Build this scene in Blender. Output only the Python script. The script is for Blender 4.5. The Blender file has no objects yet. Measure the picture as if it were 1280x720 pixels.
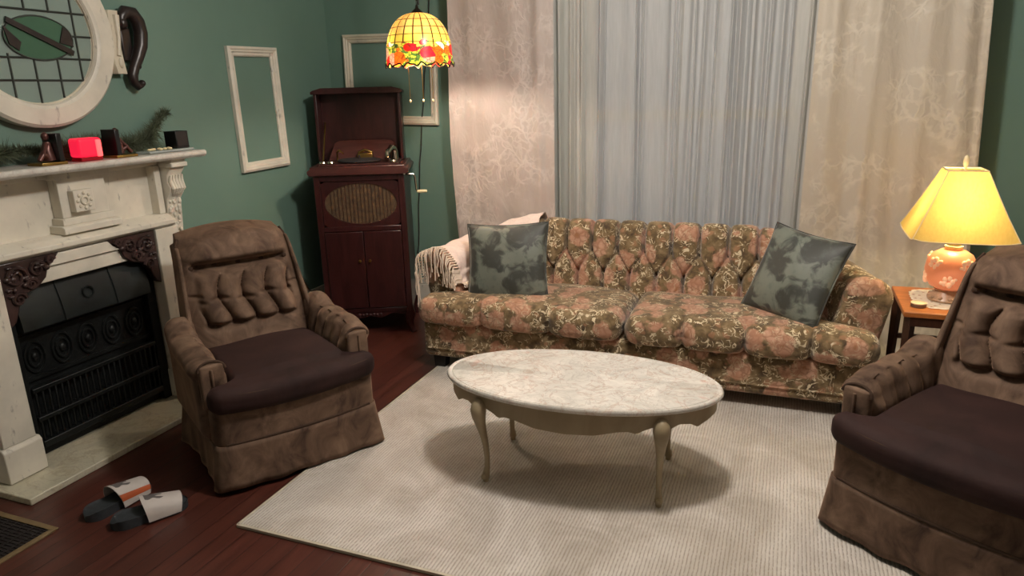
import bpy, bmesh, math, random
from mathutils import Vector, Matrix, Quaternion
random.seed(7)
PI = math.pi
scene = bpy.context.scene
COL = scene.collection

# ------------------------------------------------------------------ helpers
def lin(c):
    c = c / 255.0
    return c / 12.92 if c <= 0.04045 else ((c + 0.055) / 1.055) ** 2.4
def rgb(r, g, b): return (lin(r), lin(g), lin(b), 1.0)
def sst(a, b, x):
    t = max(0.0, min(1.0, (x - a) / (b - a))); return t * t * (3 - 2 * t)
def lerp(a, b, t): return a + (b - a) * t

class MB:
    def __init__(s): s.v = []; s.f = []
    def add(s, vs, fs):
        o = len(s.v); s.v += [tuple(p) for p in vs]; s.f += [tuple(i + o for i in f) for f in fs]
    def grid(s, fn, nu, nv, closeu=False):
        vs = []; fs = []
        cu = nu if closeu else nu + 1
        for i in range(cu):
            for j in range(nv + 1): vs.append(fn(i / nu, j / nv))
        w = nv + 1
        for i in range(nu):
            a = i; b = (i + 1) % cu
            for j in range(nv): fs.append((a * w + j, b * w + j, b * w + j + 1, a * w + j + 1))
        s.add(vs, fs)
    def slab(s, f, g, nu, nv):
        vs = []; fs = []; w = nv + 1; n = (nu + 1) * w
        for fn in (f, g):
            for i in range(nu + 1):
                for j in range(w): vs.append(fn(i / nu, j / nv))
        for i in range(nu):
            for j in range(nv):
                a, b, c, d = i * w + j, (i + 1) * w + j, (i + 1) * w + j + 1, i * w + j + 1
                fs.append((a, b, c, d)); fs.append((n + d, n + c, n + b, n + a))
        for i in range(nu):
            for j in (0, nv):
                a, b = i * w + j, (i + 1) * w + j
                fs.append((a, n + a, n + b, b))
        for j in range(nv):
            for i in (0, nu):
                a, b = i * w + j, i * w + j + 1
                fs.append((a, b, n + b, n + a))
        s.add(vs, fs)
    def box(s, x0, y0, z0, x1, y1, z1):
        s.add([(x0,y0,z0),(x1,y0,z0),(x1,y1,z0),(x0,y1,z0),(x0,y0,z1),(x1,y0,z1),(x1,y1,z1),(x0,y1,z1)],
              [(3,2,1,0),(4,5,6,7),(0,1,5,4),(1,2,6,5),(2,3,7,6),(3,0,4,7)])
    def prism(s, pts, axis, a, b):
        # polygon pts in the two axes other than `axis`, extruded from a to b
        def P(p, w):
            if axis == 0: return (w, p[0], p[1])
            if axis == 1: return (p[0], w, p[1])
            return (p[0], p[1], w)
        n = len(pts)
        vs = [P(p, a) for p in pts] + [P(p, b) for p in pts]
        fs = [tuple(range(n - 1, -1, -1)), tuple(range(n, 2 * n))]
        for i in range(n):
            j = (i + 1) % n; fs.append((i, j, n + j, n + i))
        s.add(vs, fs)
    def rbox(s, c, h, r, fn=None, m=10, k=4):
        def params(hh):
            out = []
            for i in range(k): out.append(-hh + r * (1 - math.cos(i / k * PI / 2)) if False else -hh + r * i / k)
            flat = 2 * (hh - r)
            for i in range(m + 1): out.append(-(hh - r) + flat * i / m)
            for i in range(1, k + 1): out.append(hh - r + r * i / k)
            return out
        ps = [params(x) for x in h]
        for ax in range(3):
            u, v = [a for a in range(3) if a != ax]
            for sg in (-1, 1):
                vs = []; U, V = ps[u], ps[v]
                for a in U:
                    for b in V:
                        p = [0, 0, 0]; p[u] = a; p[v] = b; p[ax] = sg * h[ax]
                        inn = [max(-(h[q] - r), min(h[q] - r, p[q])) for q in range(3)]
                        d = Vector([p[q] - inn[q] for q in range(3)])
                        if d.length > 1e-9: d = d.normalized() * r
                        q = Vector(inn) + d
                        w = fn(q) if fn else q
                        vs.append((w[0] + c[0], w[1] + c[1], w[2] + c[2]))
                fs = []; L = len(V)
                for i in range(len(U) - 1):
                    for j in range(L - 1): fs.append((i*L+j, (i+1)*L+j, (i+1)*L+j+1, i*L+j+1))
                s.add(vs, fs)
    def tube(s, pts, r, n=8, close=False):
        pts = [Vector(p) for p in pts]; m = len(pts)
        rr = r if isinstance(r, (list, tuple)) else [r] * m
        vs = []; fs = []; up = None
        for i, p in enumerate(pts):
            if close: t = pts[(i + 1) % m] - pts[i - 1]
            else: t = pts[min(i + 1, m - 1)] - pts[max(i - 1, 0)]
            t = t.normalized() if t.length > 1e-9 else Vector((0, 0, 1))
            if up is None: up = Vector((0, 0, 1)) if abs(t.z) < .9 else Vector((1, 0, 0))
            a = t.cross(up)
            if a.length < 1e-6: a = t.cross(Vector((0, 1, 0)))
            a.normalize(); b = a.cross(t).normalized(); up = b
            for k in range(n):
                th = 2 * PI * k / n
                vs.append(p + (a * math.cos(th) + b * math.sin(th)) * rr[i])
        for i in range(m if close else m - 1):
            j = (i + 1) % m
            for k in range(n):
                l = (k + 1) % n
                fs.append((i*n+k, i*n+l, j*n+l, j*n+k))
        if not close:
            fs.append(tuple(range(n - 1, -1, -1))); fs.append(tuple((m-1)*n + k for k in range(n)))
        s.add(vs, fs)
    def lathe(s, prof, n=32, c=(0, 0, 0), fn=None, sx=1, sy=1):
        vs = []; fs = []
        for (r, z) in prof:
            for k in range(n):
                th = 2 * PI * k / n
                p = (c[0] + r * math.cos(th) * sx, c[1] + r * math.sin(th) * sy, c[2] + z)
                vs.append(fn(p, th) if fn else p)
        for i in range(len(prof) - 1):
            for k in range(n):
                l = (k + 1) % n
                fs.append((i*n+k, i*n+l, (i+1)*n+l, (i+1)*n+k))
        if prof[0][0] > 1e-4: fs.append(tuple(range(n - 1, -1, -1)))
        if prof[-1][0] > 1e-4: fs.append(tuple((len(prof)-1)*n + k for k in range(n)))
        s.add(vs, fs)
    def ball(s, c, r, n=12, m=8):
        if not isinstance(r, (tuple, list)): r = (r, r, r)
        s.grid(lambda u, v: (c[0] + r[0]*math.cos(2*PI*u)*math.sin(PI*v), c[1] + r[1]*math.sin(2*PI*u)*math.sin(PI*v), c[2] - r[2]*math.cos(PI*v)), n, m, True)
    def build(s, name, mat, parent=None, angle=40, bevel=0, solid=0, seg=2, closed=True):
        me = bpy.data.meshes.new(name)
        me.from_pydata(s.v, [], s.f); me.update()
        bm = bmesh.new(); bm.from_mesh(me)
        bmesh.ops.remove_doubles(bm, verts=bm.verts, dist=1e-5)
        bmesh.ops.dissolve_degenerate(bm, edges=bm.edges, dist=1e-6)
        if closed: bmesh.ops.recalc_face_normals(bm, faces=bm.faces)
        bm.to_mesh(me); bm.free()
        me.shade_smooth(); me.set_sharp_from_angle(angle=math.radians(angle))
        o = bpy.data.objects.new(name, me); COL.objects.link(o)
        me.materials.append(mat)
        if parent: o.parent = parent
        if solid:
            md = o.modifiers.new('solid', 'SOLIDIFY'); md.thickness = solid; md.offset = 0
        if bevel:
            md = o.modifiers.new('bevel', 'BEVEL'); md.width = bevel; md.segments = seg; md.limit_method = 'ANGLE'; md.angle_limit = math.radians(35); md.harden_normals = False
        return o

def tag(o, label, cat, group=None, kind=None):
    o['label'] = label; o['category'] = cat
    if group: o['group'] = group
    if kind: o['kind'] = kind
    return o
def thing(name, label, cat, loc=(0, 0, 0), rz=0, group=None):
    o = bpy.data.objects.new(name, None); COL.objects.link(o)
    o.empty_display_size = .1; o.location = loc; o.rotation_euler = (0, 0, rz)
    return tag(o, label, cat, group)
def struct(o): o['kind'] = 'structure'; return o
def part_label(o, t): o['label'] = t; return o
def copy_thing(r, label):
    c = r.copy(); COL.objects.link(c); c['label'] = label
    for ch in list(r.children):
        d = ch.copy(); COL.objects.link(d); d.parent = c
        for g in list(ch.children):
            e = g.copy(); COL.objects.link(e); e.parent = d
    return c

# ------------------------------------------------------------------ materials
class NT:
    def __init__(s, name):
        s.m = bpy.data.materials.new(name); s.m.use_nodes = True
        s.t = s.m.node_tree; s.N = s.t.nodes; s.L = s.t.links
        s.b = s.N['Principled BSDF']; s.out = s.N['Material Output']
    def n(s, typ, props=None, **inp):
        d = s.N.new(typ)
        for k, v in (props or {}).items(): setattr(d, k, v)
        for k, v in inp.items():
            k2 = k.replace('_', ' ')
            sk = d.inputs[int(k[1:])] if k[0] == 'i' and k[1:].isdigit() else d.inputs[k2]
            s.set(sk, v)
        return d
    def set(s, sk, v):
        if hasattr(v, 'is_output') or isinstance(v, bpy.types.NodeSocket): s.L.new(v, sk)
        elif isinstance(v, bpy.types.Node): s.L.new(v.outputs[0], sk)
        else: sk.default_value = v
    def bs(s, **k):
        for a, v in k.items(): s.set(s.b.inputs[a.replace('_', ' ')], v)
    def co(s, kind='Object'): return s.n('ShaderNodeTexCoord').outputs[kind]
    def map(s, v, scale=(1, 1, 1), loc=(0, 0, 0), rot=(0, 0, 0)):
        return s.n('ShaderNodeMapping', Vector=v, Scale=scale, Location=loc, Rotation=rot).outputs[0]
    def noise(s, v, scale=5, det=4, rough=.55, dist=0):
        return s.n('ShaderNodeTexNoise', Vector=v, Scale=scale, Detail=det, Roughness=rough, Distortion=dist)
    def vor(s, v, scale, feat='F1', rnd=1.0):
        return s.n('ShaderNodeTexVoronoi', {'feature': feat}, Vector=v, Scale=scale, Randomness=rnd)
    def math(s, op, a, b=0.0, c=None, clamp=False):
        d = s.n('ShaderNodeMath', {'operation': op, 'use_clamp': clamp}, i0=a, i1=b)
        if c is not None: s.set(d.inputs[2], c)
        return d.outputs[0]
    def step(s, x, a, b):
        return s.n('ShaderNodeMapRange', {'interpolation_type': 'SMOOTHSTEP'}, Value=x, From_Min=a, From_Max=b).outputs[0]
    def ramp(s, f, stops, interp='LINEAR'):
        d = s.n('ShaderNodeValToRGB', Fac=f); cr = d.color_ramp; cr.interpolation = interp
        while len(cr.elements) < len(stops): cr.elements.new(.5)
        for e, (p, c) in zip(cr.elements, stops): e.position = p; e.color = c
        return d.outputs[0]
    def mix(s, f, a, b, mode='MIX'):
        d = s.n('ShaderNodeMix', {'data_type': 'RGBA', 'blend_type': mode})
        s.set(d.inputs[0], f); s.set(d.inputs[6], a); s.set(d.inputs[7], b)
        return d.outputs[2]
    def bump(s, h, strength=.3, dist=.01):
        return s.n('ShaderNodeBump', Height=h, Strength=strength, Distance=dist).outputs[0]

def simple(name, col, rough=.5, metal=0, var=.12, scale=12, bump=0, sheen=0, spec=.5):
    t = NT(name); c = t.co(); nz = t.noise(c, scale, 5)
    dark = tuple(x * (1 - var * 1.6) for x in col[:3]) + (1,); lite = tuple(min(1, x * (1 + var)) for x in col[:3]) + (1,)
    t.bs(Base_Color=t.ramp(nz.outputs[0], [(.3, dark), (.7, lite)]), Roughness=rough, Metallic=metal)
    t.b.inputs['Specular IOR Level'].default_value = spec
    if sheen: t.bs(Sheen_Weight=sheen, Sheen_Roughness=.35)
    if bump: t.bs(Normal=t.bump(t.noise(c, scale * 8, 4).outputs[0], bump, .004))
    return t.m

def m_floor():
    t = NT('floor_boards'); g = t.co()
    x = t.n('ShaderNodeSeparateXYZ', Vector=g)
    cell = t.math('DIVIDE', x.outputs[0], .075); fr = t.math('FRACT', cell); idx = t.math('FLOOR', cell)
    off = t.math('MULTIPLY', idx, .37)
    ycell = t.math('FLOOR', t.math('ADD', t.math('DIVIDE', x.outputs[1], 1.4), off))
    wn = t.n('ShaderNodeTexWhiteNoise', {'noise_dimensions': '2D'}, Vector=t.n('ShaderNodeCombineXYZ', X=idx, Y=ycell).outputs[0])
    gr = t.noise(t.map(g, (22, 1.6, 4)), 2.2, 6, .6, .6)
    base = t.ramp(gr.outputs[0], [(.25, rgb(62, 31, 25)), (.75, rgb(98, 52, 41))])
    base = t.mix(t.math('MULTIPLY', wn.outputs[0], .55), base, rgb(58, 30, 25))
    e = t.math('MINIMUM', fr, t.math('SUBTRACT', 1.0, fr)); gap = t.step(e, .0, .035)
    col = t.mix(gap, rgb(26, 11, 9), base)
    sc = t.step(t.noise(t.map(g, (70, 1.5, 1)), 3, 2).outputs[0], .74, .78)
    col = t.mix(t.math('MULTIPLY', sc, .25), col, rgb(150, 110, 95))
    t.bs(Base_Color=col, Roughness=t.math('ADD', t.math('MULTIPLY', gr.outputs[0], .2), .24), Normal=t.bump(gap, .25, .002))
    return t.m
def m_wall():
    t = NT('green_plaster_paint'); g = t.co()
    n1 = t.noise(g, 1.3, 4); n2 = t.noise(g, 90, 3)
    t.bs(Base_Color=t.ramp(n1.outputs[0], [(.3, rgb(98, 127, 115)), (.7, rgb(107, 136, 123))]), Roughness=.62, Normal=t.bump(n2.outputs[0], .12, .003))
    return t.m
def m_white(name, c=(222, 216, 200), rough=.45):
    t = NT(name); g = t.co(); n = t.noise(g, 6, 5); n2 = t.noise(t.map(g, (1, 1, .4)), 38, 4)
    a = rgb(*c); b = rgb(*(int(x * .9) for x in c)); w = rgb(*(int(x * .74) for x in c))
    col = t.mix(t.step(n2.outputs[0], .62, .75), t.ramp(n.outputs[0], [(.3, b), (.65, a)]), w)
    t.bs(Base_Color=col, Roughness=rough, Normal=t.bump(n2.outputs[0], .08, .003))
    return t.m
def m_velvet(name, a, b, sheen=.5, scale=7):
    t = NT(name); g = t.co()
    n = t.noise(t.map(g, (1, 1, .7)), scale, 5, .6, .8); n2 = t.noise(g, 300, 2)
    col = t.ramp(n.outputs[0], [(.28, rgb(*a)), (.72, rgb(*b))])
    t.bs(Base_Color=col, Roughness=.75, Sheen_Weight=sheen, Sheen_Roughness=.3, Sheen_Tint=rgb(*(min(255, int(x * 1.7)) for x in b)), Normal=t.bump(n2.outputs[0], .15, .002))
    t.b.inputs['Specular IOR Level'].default_value = .2
    return t.m
def m_floral():
    t = NT('floral_upholstery'); g = t.co()
    nz = t.noise(g, 16, 3)
    d = t.n('ShaderNodeVectorMath', {'operation': 'SCALE'}, i0=t.n('ShaderNodeVectorMath', {'operation': 'SUBTRACT'}, i0=nz.outputs[1], i1=(.5, .5, .5)).outputs[0])
    d.inputs['Scale'].default_value = .055
    w = t.n('ShaderNodeVectorMath', {'operation': 'ADD'}, i0=g, i1=d.outputs[0]).outputs[0]
    V = t.vor(w, 7.4, 'F1', .85)
    edge_n = t.math('MULTIPLY', t.math('SUBTRACT', t.noise(g, 26, 3).outputs[0], .5), .35)
    fl = t.math('SUBTRACT', 1.0, t.step(t.math('ADD', V.outputs['Distance'], edge_n), .36, .46))
    pet = t.vor(w, 30, 'DISTANCE_TO_EDGE')
    petal = t.ramp(pet.outputs[0], [(.0, rgb(152, 112, 90)), (.14, rgb(190, 146, 120)), (.5, rgb(208, 166, 142))])
    petal = t.mix(t.math('MULTIPLY', t.step(t.noise(g, 18, 3).outputs[0], .45, .6), .7), petal, rgb(178, 128, 102))
    petal = t.mix(t.math('SUBTRACT', 1.0, t.step(V.outputs['Distance'], .04, .14)), petal, rgb(158, 108, 76))
    bg = t.ramp(t.noise(w, 24, 4).outputs[0], [(.32, rgb(76, 60, 44)), (.5, rgb(114, 95, 66)), (.68, rgb(146, 123, 92))])
    V2 = t.vor(w, 17, 'F1', 1)
    bg = t.mix(t.math('MULTIPLY', t.math('SUBTRACT', 1.0, t.step(V2.outputs['Distance'], .2, .32)), .7), bg, rgb(158, 116, 86))
    s1 = t.noise(g, 27, 1, .5, 1.2)
    st = t.math('SUBTRACT', 1.0, t.step(t.math('ABSOLUTE', t.math('SUBTRACT', s1.outputs[0], .5)), .022, .045))
    st = t.math('MULTIPLY', st, t.step(t.noise(t.map(g, loc=(3, 1, 2)), 19, 1).outputs[0], .47, .53))
    col = t.mix(t.math('MULTIPLY', fl, .88), bg, petal)
    st2 = t.math('MULTIPLY', st, t.math('SUBTRACT', 1.0, t.math('MULTIPLY', fl, .6)))
    col = t.mix(st2, col, rgb(214, 198, 166))
    fine = t.noise(g, 420, 2)
    t.bs(Base_Color=col, Roughness=.8, Sheen_Weight=.25, Normal=t.bump(fine.outputs[0], .2, .002))
    t.b.inputs['Specular IOR Level'].default_value = .2
    return t.m
def m_pillow():
    t = NT('leaf_patterned_velvet'); g = t.co()
    n = t.noise(g, 10, 3, .55, 1.4); n2 = t.noise(g, 30, 4); v = t.vor(g, 9)
    k = t.math('ADD', t.math('MULTIPLY', n.outputs[0], .7), t.math('MULTIPLY', v.outputs['Distance'], .45))
    m = t.step(k, .56, .70)
    col = t.mix(m, rgb(58, 59, 54), rgb(112, 117, 106))
    col = t.mix(t.math('MULTIPLY', t.step(n2.outputs[0], .5, .7), .35), col, rgb(78, 88, 80))
    t.bs(Base_Color=col, Roughness=.55, Sheen_Weight=.5, Sheen_Roughness=.35, Normal=t.bump(m, .2, .003))
    return t.m
def m_marble(name, base, vein, rough=.15, scale=3.0):
    t = NT(name); g = t.co()
    w = t.noise(g, scale * 1.2, 6, .65, 1.0)
    a = t.noise(t.map(g, (1, 1, 1), (2, 5, 1)), scale * 2.2, 8, .62, 1.4)
    v1 = t.math('SUBTRACT', 1.0, t.step(t.math('ABSOLUTE', t.math('SUBTRACT', a.outputs[0], .5)), .0, .022))
    b = t.noise(t.map(g, (1, 1, 1), (7, 2, 4)), scale * 1.1, 8, .6, 2.0)
    v2 = t.math('SUBTRACT', 1.0, t.step(t.math('ABSOLUTE', t.math('SUBTRACT', b.outputs[0], .52)), .0, .03))
    col = t.ramp(w.outputs[0], [(.3, rgb(*(int(x * .86) for x in base))), (.62, rgb(*base))])
    col = t.mix(t.math('MULTIPLY', v1, .42), col, rgb(158, 148, 138))
    col = t.mix(t.math('MULTIPLY', v2, .42), col, rgb(*vein))
    sp = t.step(t.noise(g, scale * 1.6, 3, .5, .6).outputs[0], .66, .76)
    col = t.mix(t.math('MULTIPLY', sp, .45), col, rgb(200, 140, 118))
    t.bs(Base_Color=col, Roughness=rough)
    return t.m
def m_wood(name, a, b, rough=.35, sc=(3, 30, 30)):
    t = NT(name); g = t.co()
    n = t.noise(t.map(g, sc), 1.5, 6, .6, .8)
    t.bs(Base_Color=t.ramp(n.outputs[0], [(.3, rgb(*a)), (.7, rgb(*b))]), Roughness=rough, Normal=t.bump(n.outputs[0], .05, .002))
    return t.m
def m_rug():
    t = NT('ribbed_rug'); g = t.co(); x = t.n('ShaderNodeSeparateXYZ', Vector=g)
    wob = t.math('MULTIPLY', t.noise(t.map(g, (6, 3, 1)), 5, 2).outputs[0], .006)
    fr = t.math('FRACT', t.math('DIVIDE', t.math('ADD', x.outputs[0], wob), .0125))
    rib = t.math('SINE', t.math('MULTIPLY', fr, PI))
    big = t.noise(g, 3.2, 5, .62, 1.0); fine = t.noise(t.map(g, (60, 14, 1)), 5, 3)
    col = t.ramp(big.outputs[0], [(.32, rgb(176, 167, 155)), (.66, rgb(214, 207, 198))])
    k = t.math('MULTIPLY', t.math('SUBTRACT', 1.0, t.step(rib, .25, .75)), t.step(t.math('ADD', fine.outputs[0], t.math('MULTIPLY', big.outputs[0], .0)), .3, .6))
    col = t.mix(t.math('MULTIPLY', k, .62), col, rgb(128, 112, 94))
    t.bs(Base_Color=col, Roughness=.9, Sheen_Weight=.2, Normal=t.bump(rib, .45, .004))
    t.b.inputs['Specular IOR Level'].default_value = .1
    return t.m
def m_damask(name, base, patt, transl=.25):
    t = NT(name); g = t.co()
    nz = t.noise(g, 7, 3)
    d = t.n('ShaderNodeVectorMath', {'operation': 'SCALE'}, i0=t.n('ShaderNodeVectorMath', {'operation': 'SUBTRACT'}, i0=nz.outputs[1], i1=(.5, .5, .5)).outputs[0])
    d.inputs['Scale'].default_value = .16
    w = t.n('ShaderNodeVectorMath', {'operation': 'ADD'}, i0=t.map(g, (1, .15, .75)), i1=d.outputs[0]).outputs[0]
    e = t.vor(w, 8, 'DISTANCE_TO_EDGE'); e2 = t.vor(w, 19, 'DISTANCE_TO_EDGE')
    ln = t.math('MAXIMUM', t.math('SUBTRACT', 1.0, t.step(e.outputs[0], .01, .10)), t.math('MULTIPLY', t.math('SUBTRACT', 1.0, t.step(e2.outputs[0], .02, .16)), .7))
    ln = t.math('MULTIPLY', ln, t.step(t.noise(t.map(g, (1, 1, 1), (4, 4, 4)), 5.5, 3).outputs[0], .42, .56))
    weave = t.noise(t.map(g, (1, 1, .3)), 260, 2)
    col = t.mix(t.math('MULTIPLY', ln, .58), rgb(*base), rgb(*patt))
    wr = t.noise(t.map(g, (5, 1, 2.2)), 2.6, 3, .5, 1.5)
    bmp = t.bump(t.math('ADD', t.math('MULTIPLY', ln, .3), t.math('MULTIPLY', wr.outputs[0], 1.6)), .35, .012)
    t.bs(Base_Color=col, Roughness=.55, Normal=bmp)
    tr = t.n('ShaderNodeBsdfTranslucent', Color=col)
    mx = t.n('ShaderNodeMixShader', i0=transl, i1=t.b.outputs[0], i2=tr.outputs[0])
    t.L.new(mx.outputs[0], t.out.inputs[0]); return t.m
def m_sheer():
    t = NT('sheer_voile'); g = t.co()
    weave = t.noise(t.map(g, (1, 1, .08)), 90, 2)
    col = t.ramp(weave.outputs[0], [(.3, rgb(214, 213, 206)), (.7, rgb(224, 222, 216))])
    t.bs(Base_Color=col, Roughness=.7)
    tl = t.n('ShaderNodeBsdfTranslucent', Color=col); tp = t.n('ShaderNodeBsdfTransparent', Color=(1, 1, 1, 1))
    m1 = t.n('ShaderNodeMixShader', i0=.25, i1=t.b.outputs[0], i2=tl.outputs[0])
    m2 = t.n('ShaderNodeMixShader', i0=.30, i1=m1.outputs[0], i2=tp.outputs[0])
    t.L.new(m2.outputs[0], t.out.inputs[0]); return t.m
def m_glass(name, col=(1, 1, 1, 1), alpha=.15, rough=.05):
    t = NT(name); nz = t.noise(t.co(), 20, 2)
    t.bs(Base_Color=col, Roughness=rough, Normal=t.bump(nz.outputs[0], .03, .002))
    tp = t.n('ShaderNodeBsdfTransparent', Color=col)
    mx = t.n('ShaderNodeMixShader', i0=alpha, i1=tp.outputs[0], i2=t.b.outputs[0])
    t.L.new(mx.outputs[0], t.out.inputs[0]); return t.m
def m_tiffany(zr, zt):
    t = NT('stained_glass_shade'); g = t.co(); x = t.n('ShaderNodeSeparateXYZ', Vector=g)
    ang = t.math('ADD', t.math('DIVIDE', t.math('ARCTAN2', x.outputs[1], x.outputs[0]), 2 * PI), .5)
    zz = t.math('DIVIDE', t.math('SUBTRACT', x.outputs[2], zr), zt - zr)       # 0 rim .. 1 top
    fa = t.math('FRACT', t.math('MULTIPLY', ang, 20.0)); ea = t.math('MINIMUM', fa, t.math('SUBTRACT', 1.0, fa))
    fz = t.math('FRACT', t.math('MULTIPLY', zz, 7.5)); ez = t.math('MINIMUM', fz, t.math('SUBTRACT', 1.0, fz))
    lead = t.math('MAXIMUM', t.math('SUBTRACT', 1.0, t.step(ea, .05, .1)), t.math('SUBTRACT', 1.0, t.step(ez, .02, .07)))
    n = t.noise(g, 14, 3)
    pane = t.ramp(n.outputs[0], [(.35, rgb(226, 164, 80)), (.65, rgb(244, 200, 108))])
    pane = t.mix(t.math('MULTIPLY', t.math('SUBTRACT', 1.0, t.step(t.math('ABSOLUTE', t.math('SUBTRACT', zz, .42)), .05, .22)), .6), pane, rgb(250, 226, 70))
    # floral band near the rim
    cv = t.n('ShaderNodeCombineXYZ', X=t.math('MULTIPLY', ang, 15.0), Y=t.math('MULTIPLY', zz, 5.2), Z=0.0)
    V = t.vor(cv.outputs[0], 1.0, 'F1', .75); E = t.vor(cv.outputs[0], 2.6, 'DISTANCE_TO_EDGE', 1)
    sep = t.n('ShaderNodeSeparateColor', Color=V.outputs['Color'])
    fc = t.ramp(sep.outputs[0], [(0, rgb(226, 30, 24)), (.27, rgb(250, 96, 20)), (.5, rgb(250, 236, 214)), (.64, rgb(216, 26, 44)), (.82, rgb(250, 150, 120))], 'CONSTANT')
    fl = t.math('SUBTRACT', 1.0, t.step(V.outputs['Distance'], .58, .64))
    band = t.mix(fl, t.mix(t.step(t.noise(cv.outputs[0], 3, 2).outputs[0], .45, .55), rgb(196, 200, 60), rgb(74, 112, 44)), fc)
    lead2 = t.math('SUBTRACT', 1.0, t.step(E.outputs[0], .02, .07))
    lim = t.math('ADD', .38, t.math('MULTIPLY', t.math('SUBTRACT', t.noise(cv.outputs[0], 1.6, 1).outputs[0], .5), .35))
    isb = t.math('LESS_THAN', zz, lim)
    col = t.mix(isb, pane, band)
    ld = t.math('ADD', t.math('MULTIPLY', lead, t.math('SUBTRACT', 1.0, isb)), t.math('MULTIPLY', t.math('MULTIPLY', lead2, isb), .8))
    col = t.mix(ld, col, rgb(64, 44, 18))
    tl = t.n('ShaderNodeBsdfTranslucent', Color=col)
    t.bs(Base_Color=col, Roughness=.25, Emission_Color=col, Emission_Strength=.40)
    mx = t.n('ShaderNodeMixShader', i0=.10, i1=t.b.outputs[0], i2=tl.outputs[0])
    t.L.new(mx.outputs[0], t.out.inputs[0]); return t.m
def m_shade():
    t = NT('pleated_lamp_linen'); g = t.co(); n = t.noise(t.map(g, (1, 1, .2)), 120, 2)
    col = t.ramp(n.outputs[0], [(.3, rgb(206, 180, 100)), (.7, rgb(214, 190, 110))])
    t.bs(Base_Color=col, Roughness=.7)
    tl = t.n('ShaderNodeBsdfTranslucent', Color=col)
    mx = t.n('ShaderNodeMixShader', i0=.55, i1=t.b.outputs[0], i2=tl.outputs[0])
    t.L.new(mx.outputs[0], t.out.inputs[0]); return t.m
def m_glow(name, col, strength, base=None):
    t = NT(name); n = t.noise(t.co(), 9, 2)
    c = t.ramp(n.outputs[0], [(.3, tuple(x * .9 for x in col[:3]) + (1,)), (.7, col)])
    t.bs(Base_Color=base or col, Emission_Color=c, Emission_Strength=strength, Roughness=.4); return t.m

M = {}
M['floor'] = m_floor(); M['wall'] = m_wall(); M['white'] = m_white('aged_white_paint'); M['trim'] = m_white('white_trim_paint', (206, 202, 190))
M['wall2'] = m_white('warm_white_wall', (206, 200, 188), .8)
M['ceil'] = m_white('ceiling_paint', (225, 222, 214), .8)
M['cream'] = m_white('cream_frame_paint', (214, 205, 184)); M['shelfmarble'] = m_marble('shelf_marble', (214, 210, 200), (178, 168, 156), .3, 5)
M['hearth'] = m_marble('hearth_marble', (206, 200, 176), (150, 134, 100), .4, 4)
M['iron'] = simple('black_cast_iron', rgb(24, 27, 27), .45, .3, .3, 10, .3); M['ironh'] = simple('dark_grey_iron_hood', rgb(34, 39, 39), .42, .3, .25, 6)
M['carved'] = m_wood('dark_carved_wood', (40, 29, 28), (66, 48, 45), .28, (8, 8, 8))
M['blackwood'] = simple('black_scroll_wood', rgb(42, 32, 30), .35, 0, .3, 12)
M['velvet'] = m_velvet('brown_velvet', (54, 38, 30), (126, 102, 84), .6, 10); M['velvets'] = m_velvet('plum_brown_seat_velvet', (34, 21, 20), (54, 35, 32), .25, 5)
M['velvetp'] = m_velvet('brown_velvet_piping', (50, 34, 26), (74, 56, 42), .3)
M['floral'] = m_floral(); M['pillow'] = m_pillow(); M['button'] = simple('dark_olive_button_cloth', rgb(62, 52, 30), .8)
M['blackplastic'] = simple('black_block', rgb(16, 14, 14), .6)
M['tablemarble'] = m_marble('cream_rose_marble', (226, 220, 210), (176, 140, 118), .14, 5.2)
M['antique'] = m_wood('antique_cream_wood', (142, 126, 98), (168, 152, 124), .42, (6, 6, 3))
M['mahog'] = m_wood('mahogany', (38, 16, 16), (62, 28, 27), .30, (20, 20, 3)); M['mahogl'] = m_wood('mahogany_board', (54, 29, 27), (80, 46, 42), .3, (3, 20, 20))
M['teak'] = m_wood('orange_teak', (150, 84, 38), (190, 116, 58), .35, (3, 22, 22)); M['darkleg'] = m_wood('dark_walnut', (44, 24, 16), (70, 40, 26), .4, (20, 20, 3))
M['grille'] = simple('brown_grille_cloth', rgb(82, 62, 40), .8, 0, .35, 40, .3); M['chrome'] = simple('polished_nickel', rgb(200, 190, 170), .18, 1, .1); M['brass'] = simple('aged_brass', rgb(170, 140, 80), .3, 1)
M['felt'] = simple('dark_felt', rgb(30, 24, 26), .8); M['rug'] = m_rug(); M['rugedge'] = simple('rug_binding', rgb(196, 186, 166), .9)
M['damaskL'] = m_damask('champagne_damask', (196, 183, 175), (222, 211, 203), .12); M['damaskR'] = m_damask('ivory_damask', (198, 187, 170), (226, 216, 198), .12)
M['sheer'] = m_sheer(); M['glass'] = m_glass('window_glass', (1, 1, 1, 1), .08); M['leadglass'] = m_glass('frosted_lead_glass', rgb(205, 222, 214), .32, .22); M['greenglass'] = m_glass('green_lens_glass', rgb(120, 165, 135), .35, .12)
M['lead'] = simple('lead_came', rgb(66, 70, 66), .45, .5); M['throw'] = simple('blush_cotton_throw', rgb(236, 214, 202), .9, 0, .06, 60, .35, .3)
M['fringe'] = simple('ivory_fringe_yarn', rgb(232, 212, 192), .9, 0, .06, 80)
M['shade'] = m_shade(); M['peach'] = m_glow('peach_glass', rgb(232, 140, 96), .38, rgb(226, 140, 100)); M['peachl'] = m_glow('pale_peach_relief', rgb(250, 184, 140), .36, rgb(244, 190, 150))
M['pearl'] = simple('cream_glass', rgb(240, 222, 176), .25); M['footg'] = simple('tan_glass_foot', rgb(186, 150, 118), .35, 0, .2, 40)
M['doily'] = simple('white_crochet', rgb(236, 226, 206), .9, 0, .05, 120, .4); M['tin'] = simple('grey_tin', rgb(130, 118, 104), .35, .6)
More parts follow.
